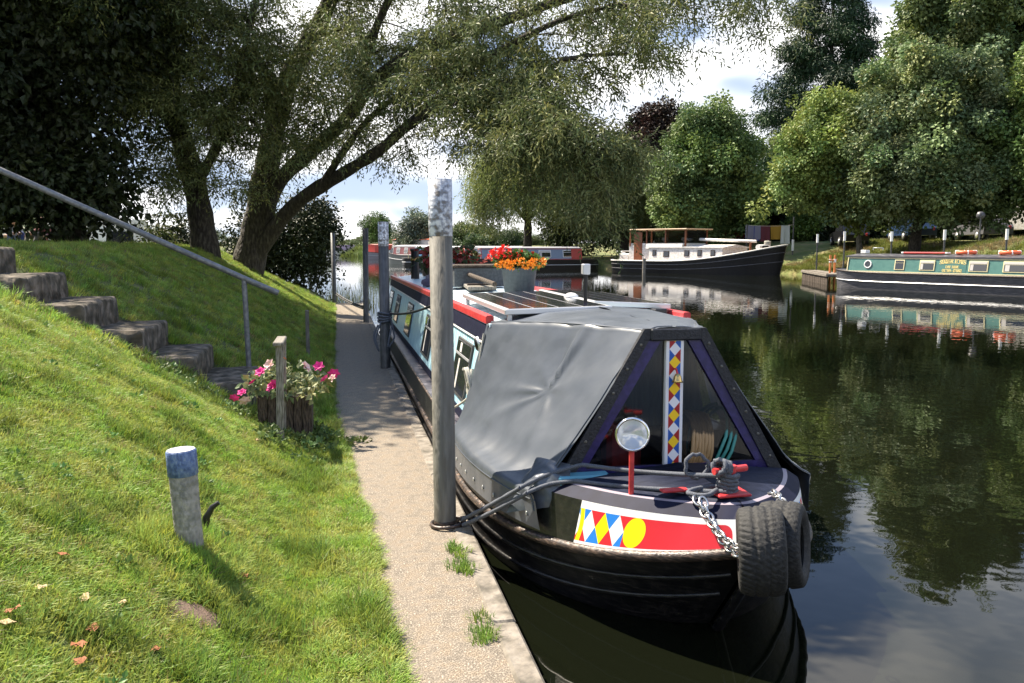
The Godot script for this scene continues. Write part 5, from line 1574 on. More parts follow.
func person(label: String, at: Vector3, turn: float, cols: Array) -> void:
	var t := thing("person", label, "person", at, turn, "people sitting on the bank")
	var K := {hip = Vector3(0, 0.12, 0), chest = Vector3(0, 0.5, -0.08), neck = Vector3(0, 0.64, -0.07), head = Vector3(0, 0.78, -0.03)}
	var skin := mat(lin(0.42, 0.26, 0.19), 0.6)
	var bones := [[K.hip, K.chest, 0.14, 0.15, 0], [K.chest, K.neck, 0.13, 0.055, 0], [K.neck, K.head, 0.05, 0.085, 2], [K.head, K.head + Vector3(0, 0.06, 0.01), 0.088, 0.085, 2]]
	for s in [-1.0, 1.0]:
		bones.append([Vector3(0.09 * s, 0.11, 0), Vector3(0.14 * s, 0.42, 0.36), 0.095, 0.065, 1])
		bones.append([Vector3(0.14 * s, 0.42, 0.36), Vector3(0.13 * s, 0.07, 0.62), 0.062, 0.042, 1])
		bones.append([Vector3(0.13 * s, 0.06, 0.62), Vector3(0.14 * s, 0.04, 0.78), 0.042, 0.032, 1])
		bones.append([Vector3(0.19 * s, 0.56, -0.07), Vector3(0.25 * s, 0.36, 0.1), 0.06, 0.045, 0])
		bones.append([Vector3(0.25 * s, 0.36, 0.1), Vector3(0.12 * s, 0.42, 0.33), 0.042, 0.03, 2])
		for f in 5: bones.append([Vector3(0.12 * s, 0.42, 0.33), Vector3((0.09 - 0.02 * (f - 2)) * s, 0.42 + 0.01 * absf(f - 2), 0.43 - 0.008 * absf(f - 2)), 0.018, 0.011, 2])
	var step := 0.035
	var nx := 20
	var ny := 29
	var nz := 34
	var o := Vector3(-0.35, -0.03, -0.3)
	var val := PackedFloat32Array()
	val.resize(nx * ny * nz)
	for i in nx:
		for j in ny:
			for k in nz:
				var p := o + Vector3(i, j, k) * step
				var acc := 0.0
				for b in bones:
					var ab: Vector3 = b[1] - b[0]
					var tt := clampf((p - b[0]).dot(ab) / ab.length_squared(), 0.0, 1.0)
					var dd: float = p.distance_to(b[0] + ab * tt) - lerpf(b[2], b[3], tt)
					acc += exp(-dd * 45.0)
				val[(i * ny + j) * nz + k] = -log(maxf(acc, 1e-20)) / 45.0
	var st := mb()
	st.set_smooth_group(0)
	var cell := {}
	for i in nx - 1:
		for j in ny - 1:
			for k in nz - 1:
				var s := Vector3.ZERO
				var n := 0
				for e in [[0, 0, 0, 1, 0, 0], [0, 0, 0, 0, 1, 0], [0, 0, 0, 0, 0, 1], [1, 0, 0, 1, 1, 0], [1, 0, 0, 1, 0, 1], [0, 1, 0, 1, 1, 0], [0, 1, 0, 0, 1, 1], [0, 0, 1, 1, 0, 1], [0, 0, 1, 0, 1, 1], [1, 1, 0, 1, 1, 1], [1, 0, 1, 1, 1, 1], [0, 1, 1, 1, 1, 1]]:
					var va := val[((i + e[0]) * ny + j + e[1]) * nz + k + e[2]]
					var vb := val[((i + e[3]) * ny + j + e[4]) * nz + k + e[5]]
					if (va < 0.0) != (vb < 0.0):
						s += Vector3(i + e[0], j + e[1], k + e[2]).lerp(Vector3(i + e[3], j + e[4], k + e[5]), va / (va - vb))
						n += 1
				if n: cell[Vector3i(i, j, k)] = o + s / n * step
	var col := func(p: Vector3) -> Color:
		var best := 1e9
		var c := 0
		for b in bones:
			var ab: Vector3 = b[1] - b[0]
			var tt := clampf((p - b[0]).dot(ab) / ab.length_squared(), 0.0, 1.0)
			var dd: float = p.distance_to(b[0] + ab * tt) - lerpf(b[2], b[3], tt)
			if dd < best: best = dd; c = b[4]
		return [cols[0], cols[1], skin.albedo_color][c].srgb_to_linear()
	for v in cell:
		for ax in 3:
			var e: Vector3i = [Vector3i(1, 0, 0), Vector3i(0, 1, 0), Vector3i(0, 0, 1)][ax]
			var f1: Vector3i = [Vector3i(0, 1, 0), Vector3i(0, 0, 1), Vector3i(1, 0, 0)][ax]
			var f2: Vector3i = [Vector3i(0, 0, 1), Vector3i(1, 0, 0), Vector3i(0, 1, 0)][ax]
			var w: Vector3i = v + e
			if w.x >= nx or w.y >= ny or w.z >= nz: continue
			var va := val[(v.x * ny + v.y) * nz + v.z]
			var vb := val[(w.x * ny + w.y) * nz + w.z]
			if (va < 0.0) == (vb < 0.0): continue
			if not (cell.has(v - f1) and cell.has(v - f2) and cell.has(v - f1 - f2)): continue
			var q := [cell[v], cell[v - f1], cell[v - f1 - f2], cell[v - f2]]
			if va > 0.0: q.reverse()
			for ti in [0, 1, 2, 0, 2, 3]:
				st.set_color(col.call(q[ti]))
				st.add_vertex(q[ti])
	var body := mat(Color.WHITE, 0.8)
	body.vertex_color_use_as_albedo = true
	put("body", done(st), body, t)
	st = mb()
	sheet(st, 14, 8, func(u: float, v: float) -> Vector3:
		var a := u * TAU
		var e := lerpf(-0.2, PI / 2, v)
		return K.head + Vector3(0, 0.05, -0.012) + Vector3(cos(a) * cos(e) * 0.096, sin(e) * 0.1 - (0.05 if sin(a) < 0.0 else 0.0) * (1.0 - v), sin(a) * cos(e) * 0.098))
	put("hair", done(st), mat(lin(0.05, 0.03, 0.02), 0.8), t)

# ---------------------------------------------------------------- trees
func make_trees() -> void:
	# big willow leaning over the boat
	var wl := thing("leaning_willow", "big leaning willow on the near bank with several dark limbs arching over the water", "tree", Vector3(-2.3, 0.45, -22.0))
	var o := wl.position
	var V := func(a: Array) -> Array:
		var out := []
		for p in a: out.append(p - o)
		return out
	var limbs := []
	limbs.append([limb(wl, "trunk", V.call([Vector3(-2.3, 0.0, -22.1), Vector3(-2.2, 0.9, -22.0), Vector3(-1.98, 1.86, -22), Vector3(-1.72, 2.93, -21.6), Vector3(-1.33, 4.51, -21), Vector3(-0.96, 5.43, -20.5), Vector3(-0.46, 6.18, -20), Vector3(-0.03, 6.88, -19.5), Vector3(0.4, 8.2, -19), Vector3(0.7, 10.0, -18.5)]), 0.44, 0.08, M.bark, 12), 0.35])
	limbs.append([limb(wl, "limb", V.call([Vector3(-1.36, 4.3, -21.1), Vector3(-1.57, 5.54, -20.5), Vector3(-1.97, 6.27, -20), Vector3(-2.59, 7.04, -19.5), Vector3(-3.4, 8.4, -19)]), 0.14, 0.05, M.bark), 0.15])
	limbs.append([limb(wl, "limb", V.call([Vector3(-2.2, 1.0, -22.0), Vector3(-1.75, 2.1, -21.8), Vector3(-1.3, 3.15, -21.3), Vector3(0.13, 4.33, -20.3), Vector3(1.01, 5.3, -19.3), Vector3(2.21, 5.83, -18.3), Vector3(3.3, 6.04, -17.3), Vector3(4.32, 6.3, -16.5), Vector3(5.6, 6.6, -15.8), Vector3(7.0, 6.7, -15.2), Vector3(8.2, 6.3, -14.8)]), 0.23, 0.05, M.bark, 11), 0.25])
	limbs.append([limb(wl, "limb", V.call([Vector3(-2.15, 0.9, -22.0), Vector3(-1.6, 1.85, -21.7), Vector3(-0.83, 2.67, -21), Vector3(0.22, 3.26, -20), Vector3(0.96, 3.66, -19), Vector3(1.43, 4.01, -18), Vector3(2.04, 4.32, -17), Vector3(2.8, 4.38, -16.2), Vector3(3.3, 4.14, -15.4), Vector3(3.67, 3.89, -14.8), Vector3(3.97, 3.47, -14.3), Vector3(4.3, 2.9, -14.0)]), 0.22, 0.03, M.bark, 11), 0.78])
	limbs.append([limb(wl, "limb", V.call([Vector3(1.5, 4.05, -17.9), Vector3(2.61, 4.98, -16.8), Vector3(3.38, 5.36, -15.8), Vector3(4.2, 5.64, -15), Vector3(5.2, 5.75, -14.4)]), 0.11, 0.03, M.bark), 0.1])
	limbs.append([limb(wl, "limb", V.call([Vector3(2.5, 4.4, -16.5), Vector3(3.53, 4.64, -15.6), Vector3(4.12, 4.9, -15), Vector3(5.0, 4.9, -14.5)]), 0.08, 0.025, M.bark), 0.0])
	limbs.append([limb(wl, "limb", V.call([Vector3(0.5, 4.8, -19.9), Vector3(0.9, 6.2, -19.3), Vector3(1.6, 7.4, -18.7), Vector3(2.6, 8.4, -18.0)]), 0.13, 0.04, M.bark), 0.1])
	limbs.append([limb(wl, "limb", V.call([Vector3(-0.3, 3.0, -20.4), Vector3(0.7, 4.3, -19.2), Vector3(1.9, 5.0, -17.8), Vector3(3.0, 5.3, -16.9)]), 0.1, 0.03, M.bark), 0.45])
	var lt2 := thing("bank_willow", "dark upright willow with ivy-clad trunk to the left of the leaning willow", "tree", Vector3(-2.95, 0.6, -20.5))
	var o2 := lt2.position
	var l2 := []
	var V2 := func(a: Array) -> Array:
		var out := []
		for p in a: out.append(p - o2)
		return out
	l2.append([limb(lt2, "trunk", V2.call([Vector3(-2.85, 0.2, -20.5), Vector3(-2.92, 1.23, -20.5), Vector3(-3.06, 2.62, -20.5), Vector3(-3.24, 3.7, -20.2), Vector3(-3.4, 4.7, -19.8), Vector3(-3.43, 5.88, -19.5), Vector3(-3.39, 6.95, -19), Vector3(-3.2, 9.0, -18.5)]), 0.36, 0.1, M.bark, 12), 0.3])
	l2.append([limb(lt2, "limb", V2.call([Vector3(-3.1, 2.9, -20.4), Vector3(-2.31, 4.08, -19.6), Vector3(-1.97, 4.93, -19), Vector3(-1.5, 6.4, -18.3)]), 0.14, 0.04, M.bark), 0.2])
	l2.append([limb(lt2, "limb", V2.call([Vector3(-3.3, 4.0, -20.1), Vector3(-4.2, 5.4, -18.8), Vector3(-4.8, 7.0, -17.5), Vector3(-5.2, 8.2, -16.2)]), 0.14, 0.04, M.bark), 0.2])
	var sprays := []
	for k in 5: sprays.append(willow_spray(36, 0.62, 0.11, 0.0135, 0.35 + 0.12 * k))
	hang_sprays(wl, limbs, sprays, 4700, [Color(0.145, 0.17, 0.056), Color(0.2, 0.22, 0.085), Color(0.10, 0.125, 0.042)], 1.6)
	hang_sprays(lt2, l2, sprays, 3300, [Color(0.12, 0.145, 0.045), Color(0.16, 0.18, 0.06), Color(0.085, 0.1, 0.034)], 1.5)
	# dark tree at the left
	var dark := [clump(46, 0.55, 0.15, 0.05, 0.4, 0.3), clump(52, 0.6, 0.13, 0.045, 0.4, 0.5)]
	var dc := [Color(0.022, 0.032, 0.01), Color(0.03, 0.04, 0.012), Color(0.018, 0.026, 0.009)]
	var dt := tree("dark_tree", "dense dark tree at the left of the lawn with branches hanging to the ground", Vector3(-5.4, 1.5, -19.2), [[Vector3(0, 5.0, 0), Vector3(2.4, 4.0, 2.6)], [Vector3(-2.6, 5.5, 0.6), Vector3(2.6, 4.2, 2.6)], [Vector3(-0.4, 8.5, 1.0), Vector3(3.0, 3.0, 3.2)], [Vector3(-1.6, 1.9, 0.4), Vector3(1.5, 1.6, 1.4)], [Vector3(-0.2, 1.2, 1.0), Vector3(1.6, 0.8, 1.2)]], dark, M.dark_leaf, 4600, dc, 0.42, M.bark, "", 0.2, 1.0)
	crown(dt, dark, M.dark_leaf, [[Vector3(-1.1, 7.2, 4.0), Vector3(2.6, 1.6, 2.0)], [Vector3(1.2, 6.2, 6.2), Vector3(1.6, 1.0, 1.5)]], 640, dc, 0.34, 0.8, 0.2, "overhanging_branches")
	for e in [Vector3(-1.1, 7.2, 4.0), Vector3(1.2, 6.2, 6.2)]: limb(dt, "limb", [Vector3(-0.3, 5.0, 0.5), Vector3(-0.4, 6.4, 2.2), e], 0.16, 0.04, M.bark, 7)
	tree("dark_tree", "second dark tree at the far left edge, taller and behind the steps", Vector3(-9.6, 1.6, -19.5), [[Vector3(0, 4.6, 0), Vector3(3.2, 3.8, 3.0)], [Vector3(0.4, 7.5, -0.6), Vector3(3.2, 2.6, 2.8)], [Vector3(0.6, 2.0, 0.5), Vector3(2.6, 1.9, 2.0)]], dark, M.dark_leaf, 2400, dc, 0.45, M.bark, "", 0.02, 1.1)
	# shrubs at the end of the path
	var bushy := [clump(44, 0.42, 0.1, 0.03, 0.5, 0.2)]
	for s in [[Vector3(-0.9, 0.2, -26.0), [[Vector3(0, 1.1, 0), Vector3(0.9, 1.5, 0.9)], [Vector3(0.3, 1.9, -0.2), Vector3(0.6, 0.7, 0.8)]], "dark shrub at the water's edge at the end of the path", 420], [Vector3(-2.2, 0.3, -26.2), [[Vector3(0, 0.9, 0), Vector3(1.1, 1.3, 1.0)]], "low dark shrub between the path's end and the leaning willow", 260], [Vector3(-4.1, 0.8, -23.2), [[Vector3(0, 0.5, 0), Vector3(0.8, 0.9, 0.8)]], "small leafy bush left of the upright willow's trunk", 130]]:
		var t := thing("shrub", s[2], "shrub", s[0])
		for k in 4: limb(t, "stem", [Vector3(0.1 * k - 0.15, -0.4, 0.05 * k), Vector3(0.25 * k - 0.35, 0.6, 0.1), Vector3(0.4 * k - 0.6, 1.4, 0.1 - 0.1 * k)], 0.04, 0.015, M.bark, 6)
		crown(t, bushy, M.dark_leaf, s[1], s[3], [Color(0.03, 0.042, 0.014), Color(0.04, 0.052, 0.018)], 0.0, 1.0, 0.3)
	# trees beyond the river
	var syc := [clump(100, 0.75, 0.25, 0.1, 0.9, 0.35), clump(90, 0.7, 0.22, 0.09, 0.9, 0.35), clump(110, 0.8, 0.2, 0.085, 0.9, 0.3)]
	var G := "trees on the far bank"
	var mid := [Color(0.130, 0.195, 0.058), Color(0.156, 0.221, 0.065), Color(0.104, 0.163, 0.049)]
	var lime := [Color(0.186, 0.246, 0.066), Color(0.222, 0.270, 0.078), Color(0.144, 0.204, 0.055)]
	var gy := func(x: float, z: float) -> Vector3: return Vector3(x, ground(x, z), z)
	tree("round_tree", "rounded mid-green tree behind the white barge", gy.call(27.2, -60.5), [[Vector3(0, 4.6, 0), Vector3(3.9, 3.6, 3.6)], [Vector3(0.3, 7.3, 0), Vector3(3.0, 2.9, 3.0)], [Vector3(-1.6, 3.2, 1.0), Vector3(2.6, 2.2, 2.4)], [Vector3(1.6, 3.4, 1.2), Vector3(2.4, 2.2, 2.2)]], syc, M.leaf, 1500, mid, 0.3, M.bark, G, 0.2)
	tree("lime_tree", "yellow-green tree with a pale forked trunk in front of the big dark-green one", gy.call(30.3, -45.4), [[Vector3(-2.8, 5.6, 0), Vector3(2.8, 2.6, 2.6)], [Vector3(-1.6, 7.8, 0), Vector3(2.6, 2.0, 2.3)], [Vector3(-3.6, 4.9, 0.4), Vector3(1.7, 1.5, 1.6)], [Vector3(-0.6, 4.8, 0.8), Vector3(2.0, 1.9, 1.8)], [Vector3(-1.2, 3.4, 1.0), Vector3(1.6, 1.1, 1.4)], [Vector3(1.4, 5.0, -0.4), Vector3(2.0, 2.2, 2.0)]], syc, M.leaf, 1250, lime, 0.2, M.pale_bark, G, 0.24, 0.85)
	tree("big_tree", "largest spreading grey-green tree at the right above the green boat", gy.call(31.8, -42.6), [[Vector3(0, 5.6, 0), Vector3(4.2, 3.4, 4.0)], [Vector3(0.6, 8.4, 0), Vector3(3.4, 2.6, 3.4)], [Vector3(-2.4, 4.2, 1.8), Vector3(2.3, 2.0, 2.2)], [Vector3(2.6, 4.6, 1.6), Vector3(2.6, 2.2, 2.4)], [Vector3(0.2, 3.6, 2.6), Vector3(2.6, 1.7, 2.0)]], syc, M.leaf, 1900, [Color(0.150, 0.194, 0.085), Color(0.188, 0.231, 0.100), Color(0.112, 0.163, 0.062)], 0.38, M.bark, G, 0.22, 0.85)
	tree("edge_tree", "leafy tree at the right edge, cut off by the photo", gy.call(37.4, -38.0), [[Vector3(0, 5.2, 0), Vector3(3.8, 3.4, 3.8)], [Vector3(0.6, 8.0, 0), Vector3(3.2, 2.8, 3.2)], [Vector3(-1.8, 3.6, 1.4), Vector3(2.4, 1.8, 2.2)]], syc, M.leaf, 1300, mid, 0.34, M.bark, G, 0.12, 0.9)
	tree("tall_tree", "tall light green tree rising behind the big one at the top right", gy.call(48.0, -60.0), [[Vector3(-1.0, 14.0, 0), Vector3(4.5, 5.0, 4.0)], [Vector3(1.0, 19.5, 0), Vector3(3.6, 4.2, 3.6)], [Vector3(-2.5, 9.0, 0), Vector3(4.0, 4.0, 4.0)], [Vector3(2.6, 10.0, 0), Vector3(4.0, 4.5, 4.0)]], syc, M.leaf, 1900, [Color(0.108, 0.156, 0.050), Color(0.156, 0.192, 0.060), Color(0.072, 0.102, 0.036)], 0.45, M.bark, G, 0.22, 1.25)
	tree("tall_tree", "second tall tree at the top right corner with sky showing through", gy.call(54.5, -61.0), [[Vector3(0, 12.0, 0), Vector3(4.0, 5.5, 4.0)], [Vector3(0.0, 18.0, 0), Vector3(3.2, 5.0, 3.2)]], syc, M.leaf, 1100, [Color(0.048, 0.072, 0.029), Color(0.066, 0.090, 0.034)], 0.45, M.bark, G, 0.3, 1.2)
	tree("purple_tree", "dark purple-leaved tree far behind the round tree", gy.call(32.6, -86.0), [[Vector3(0, 9.5, 0), Vector3(4.0, 4.0, 4.0)], [Vector3(0.8, 12.8, 0), Vector3(2.8, 2.6, 2.8)], [Vector3(-2.0, 8.0, 1.0), Vector3(3.0, 3.0, 3.0)]], syc, M.leaf, 900, [Color(0.035, 0.02, 0.018), Color(0.045, 0.03, 0.022), Color(0.025, 0.022, 0.014)], 0.4, M.bark, G, 0.15, 1.1)
	# conifer
	var fan := [clump(60, 0.9, 0.42, 0.05, 0.3, 0.5), clump(64, 1.0, 0.36, 0.045, 0.3, 0.6)]
	var cf := thing("conifer", "tall dark green conifer against the sky behind the lime tree", "tree", gy.call(45.2, -73.5), 0.0, G)
	limb(cf, "trunk", [Vector3(0, -0.3, 0), Vector3(0, 12, 0), Vector3(0, 27, 0)], 0.5, 0.08, M.bark)
	var lobes := []
	for k in 20:
		var y := 6.0 + k * 1.15
		var r := lerpf(8.6, 1.6, pow((y - 6.0) / 22.0, 1.3)) * rng.randf_range(0.8, 1.1)
		for q in 4:
			var a := k * 2.1 + q * TAU / 4.0 + rng.randf() * 0.5
			var rr := r * rng.randf_range(0.8, 1.15)
			lobes.append([Vector3(cos(a) * rr * 0.66, y - 0.3 - 0.1 * rr + rng.randf() * 0.5, sin(a) * rr * 0.66), Vector3(rr * 0.36, 0.62, rr * 0.36)])
	for k in range(0, 60, 6): limb(cf, "branch", [Vector3(0, lobes[k][0].y, 0), lobes[k][0]], 0.12, 0.04, M.bark, 6, 1.0)
	crown(cf, fan, M.dark_leaf, lobes, 2600, [Color(0.025, 0.058, 0.025), Color(0.036, 0.07, 0.03), Color(0.02, 0.044, 0.02)], 0.0, 1.0, 0.3)
	# weeping willow beyond the water
	var weep := [willow_spray(60, 2.6, 0.30, 0.035, 2.2), willow_spray(60, 3.2, 0.28, 0.035, 2.6)]
	for s in [[Vector3(15.6, 0, -70.0), "pale yellow-green weeping willow beyond the flower pot", [[Vector3(0, 8.6, 0), Vector3(4.2, 1.9, 4.0)], [Vector3(-2.4, 7.4, 0.6), Vector3(2.6, 1.6, 2.4)], [Vector3(2.6, 7.6, 0.6), Vector3(2.8, 1.7, 2.4)], [Vector3(-3.6, 5.6, 1.0), Vector3(1.6, 1.4, 1.6)], [Vector3(3.8, 5.8, 0.8), Vector3(1.8, 1.4, 1.8)], [Vector3(0.5, 6.0, 2.6), Vector3(3.4, 1.3, 1.2)]], [Color(0.225, 0.256, 0.069), Color(0.263, 0.288, 0.088), Color(0.175, 0.213, 0.056)], 1500], [Vector3(22.8, 0, -66.5), "darker weeping willow trailing over the water beside the white barge", [[Vector3(-0.6, 7.4, 0), Vector3(3.4, 1.6, 2.6)], [Vector3(-2.2, 5.6, 0.5), Vector3(2.2, 1.4, 2.0)], [Vector3(-3.2, 4.6, 2.0), Vector3(1.6, 1.4, 1.6)], [Vector3(0.4, 5.0, 0.6), Vector3(2.2, 1.4, 2.0)]], [Color(0.094, 0.112, 0.037), Color(0.112, 0.131, 0.045), Color(0.069, 0.088, 0.030)], 1100]]:
		var at: Vector3 = gy.call(s[0].x, s[0].z)
		var t := thing("weeping_willow", s[1], "tree", at, 0.0, G)
		limb(t, "trunk", [Vector3(0, -0.4, 0), Vector3(0.1, 2.5, 0), Vector3(0, 6.0, 0)], 0.45, 0.25, M.bark)
		for L in s[2]: limb(t, "limb", [Vector3(0, 3.5, 0), (L[0] as Vector3) * Vector3(0.5, 0.9, 0.5), L[0]], 0.2, 0.06, M.bark, 6, 0.8)
		crown(t, weep, M.leaf, s[2], s[4], s[3], 0.0, 0.9, 0.4)
	# smaller far greenery
	var bush := [clump(60, 0.8, 0.25, 0.09, 0.7, 0.2)]
	for s in [[9.6, -101.5, [[Vector3(0, 2.4, 0), Vector3(2.6, 2.6, 2.4)], [Vector3(1.8, 1.4, 0.6), Vector3(2.0, 1.6, 1.8)]], "feathery grey-green bush beside the far boats", Color(0.13, 0.16, 0.1), 520, 0.9], [14.2, -88.0, [[Vector3(0, 0.9, 0), Vector3(1.3, 1.2, 1.3)]], "clipped round bush on the far bank by the pale blue boat", Color(0.05, 0.085, 0.03), 190, 0.6], [17.6, -86.0, [[Vector3(0, 0.9, 0), Vector3(1.4, 1.2, 1.3)]], "second clipped bush on the far bank beside the weeping willow", Color(0.035, 0.06, 0.022), 170, 0.6], [9.9, -222.0, [[Vector3(0, 5.0, 0), Vector3(3.8, 3.6, 3.8)], [Vector3(1.5, 3.6, 0), Vector3(3.0, 2.6, 3.0)]], "lone rounded tree on the far skyline behind the second post", Color(0.07, 0.12, 0.03), 420, 1.2], [21.0, -74.0, [[Vector3(0, 2.4, 0), Vector3(3.2, 2.4, 2.0)]], "dark bush beneath the weeping willows", Color(0.03, 0.045, 0.018), 320, 1.0], [25.0, -71.0, [[Vector3(0, 2.6, 0), Vector3(3.4, 2.6, 2.0)]], "dark bush between the trailing willow and the round tree", Color(0.03, 0.045, 0.018), 320, 1.0], [33.5, -57.5, [[Vector3(0, 1.2, 0), Vector3(1.2, 1.2, 1.2)]], "small light green bush left of the washing line", Color(0.09, 0.14, 0.03), 150, 0.7]]:
		var t := thing("far_bush", s[3], "bush", gy.call(s[0], s[1]))
		limb(t, "stem", [Vector3(0, -0.4, 0), Vector3(0, 0.8, 0), (s[2][0][0] as Vector3)], 0.12 * s[6], 0.05, M.bark, 6, 0.8)
		crown(t, bush, M.leaf, s[2], s[5], [s[4], s[4] * 1.2, s[4] * 0.8], 0.0, s[6], 0.4)
	# woods behind the parked cars, hedges towards the horizon, reeds
	var xf := []
	var cl := []
	for k in 2600:
		var u := rng.randf()
		if k % 5 < 2:
			var pp := Vector2(30.5, -66).lerp(Vector2(50, -42), u) + Vector2(rng.randfn(), rng.randfn()) * 0.6
			xf.append(Transform3D(Basis(Vector3.UP, rng.randf() * TAU).scaled(Vector3.ONE * rng.randf_range(0.9, 1.4)), Vector3(pp.x, ground(pp.x, pp.y) + rng.randf() * 3.6, pp.y)))
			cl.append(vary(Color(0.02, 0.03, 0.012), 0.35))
			continue
		var p := Vector2(30, -78).lerp(Vector2(62, -48), u) + Vector2(0.68, -0.73).rotated(0.0) * rng.randf_range(0, 7)
		var h := rng.randf() * (6.5 + 1.5 * sin(u * 14.0))
		xf.append(Transform3D(Basis(Vector3.UP, rng.randf() * TAU).scaled(Vector3.ONE * rng.randf_range(0.9, 1.5)), Vector3(p.x, ground(p.x, p.y) + h, p.y)))
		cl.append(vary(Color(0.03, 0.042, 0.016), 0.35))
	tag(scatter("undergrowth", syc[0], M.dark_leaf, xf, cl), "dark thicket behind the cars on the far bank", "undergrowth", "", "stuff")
	xf = []
	cl = []
	for row in [[-260.0, -14.0, 70.0, 4.0, 900], [-330.0, -80.0, 60.0, 6.0, 1100], [-205.0, 3.0, 24.0, 2.2, 500], [-175.0, 9.5, 30.0, 3.2, 450], [-130.0, 13.0, 26.0, 3.0, 450], [-90.0, -70.0, -16.0, 4.0, 900], [-60.0, -60.0, -14.0, 3.4, 900]]:
		for k in row[4]:
			var x := rng.randf_range(row[1], row[2])
			var z: float = row[0] + 8.0 * sin(x * 0.13) + rng.randfn() * 2.5
			var y: float = rng.randf() * row[3] * (0.7 + 0.5 * sin(x * 0.31 + row[0]))
			xf.append(Transform3D(Basis(Vector3.UP, rng.randf() * TAU).scaled(Vector3.ONE * rng.randf_range(1.0, 1.9)), Vector3(x, maxf(ground(x, z), -0.3) + maxf(y, 0.2), z)))
			cl.append(vary(Color(0.085, 0.115, 0.04), 0.35))
	tag(scatter("hedge", syc[2], M.leaf, xf, cl), "hedges and scrub beyond the bend of the river", "hedge", "", "stuff")
	xf = []
	cl = []
	var reed := grass_tuft(22, 1.5, 0.5, 0.035)
	for k in 900:
		var i := 14 + rng.randi() % 9
		var p: Vector2 = RIVER[i].lerp(RIVER[i + 1], rng.randf())
		p += Vector2(rng.randfn(), rng.randfn()) * 1.2
		xf.append(Transform3D(Basis(Vector3.UP, rng.randf() * TAU).scaled(Vector3.ONE * rng.randf_range(0.7, 1.2)), Vector3(p.x, maxf(ground(p.x, p.y), -0.5), p.y)))
		cl.append(vary(Color(0.12, 0.16, 0.04), 0.3))
	tag(scatter("far_reeds", reed, M.blade, xf, cl), "yellow-green reeds along the far bend of the river", "reeds", "", "stuff")
	xf = []
	cl = []
	var thin := grass_tuft(7, 0.9, 0.4, 0.006)
	for k in 70:
		xf.append(Transform3D(Basis(Vector3.UP, rng.randf() * TAU), Vector3(rng.randf_range(-0.6, 1.2), -0.42, rng.randf_range(-29.5, -25.6))))
		cl.append(vary(Color(0.1, 0.12, 0.05), 0.3))
	tag(scatter("water_reeds", thin, M.blade, xf, cl), "thin reed stems standing in the water past the end of the path", "reeds", "", "stuff")

func hang_sprays(parent: Node3D, limbs: Array, meshes: Array, n: int, cols: Array, reach: float) -> void:
	var sets := []
	for m in meshes: sets.append([[], []])
	var twigs := mb()
	var total := 0.0
	for L in limbs: total += (L[0] as Array).size()
	var g := noise(0.5, 3 + n, FastNoiseLite.TYPE_SIMPLEX_SMOOTH, 2)
	for L in limbs:
		var pts: Array = L[0]
		var want := int(n * pts.size() / total / 17.0)
		for b in want:
			var t := rng.randf_range(L[1], 1.0)
			var i := mini(int(t * (pts.size() - 1)), pts.size() - 2)
			var p: Vector3 = pts[i]
			var d: Vector3 = ((pts[i + 1] - pts[i]).normalized() * 0.6 + rdir() * 0.9 + Vector3(0, 0.15, 0)).normalized()
			var long := reach * rng.randf_range(0.5, 1.5) * (1.2 - 0.4 * t)
			var q := [p]
			for k in 9:
				d = (d + Vector3(0, -0.10, 0) + rdir() * 0.16).normalized()
				q.append(q[-1] + d * long / 9.0)
			tube(twigs, q, [0.018, 0.016, 0.015, 0.013, 0.012, 0.01, 0.009, 0.007, 0.006, 0.005], 4, 0.0, false)
			for k in 17:
				var f := sqrt(rng.randf()) * 8.99
				var c: Vector3 = (q[int(f)] as Vector3).lerp(q[int(f) + 1], f - int(f)) + rdir() * 0.12
				var which: int = rng.randi() % meshes.size()
				var s := rng.randf_range(0.7, 1.2)
				sets[which][0].append(Transform3D(Basis(Vector3.UP, rng.randf() * TAU).scaled(Vector3(s, s, s)), c))
				var cc: Color = cols[rng.randi() % cols.size()]
				sets[which][1].append(vary(cc, 0.25))
	var tw := put("twigs", done(twigs), M.bark, parent)
	tw.set_meta("kind", "stuff")
	for k in meshes.size(): scatter("crown" if k == 0 else "crown_%03d" % k, meshes[k], M.leaf, sets[k][0], sets[k][1], parent)

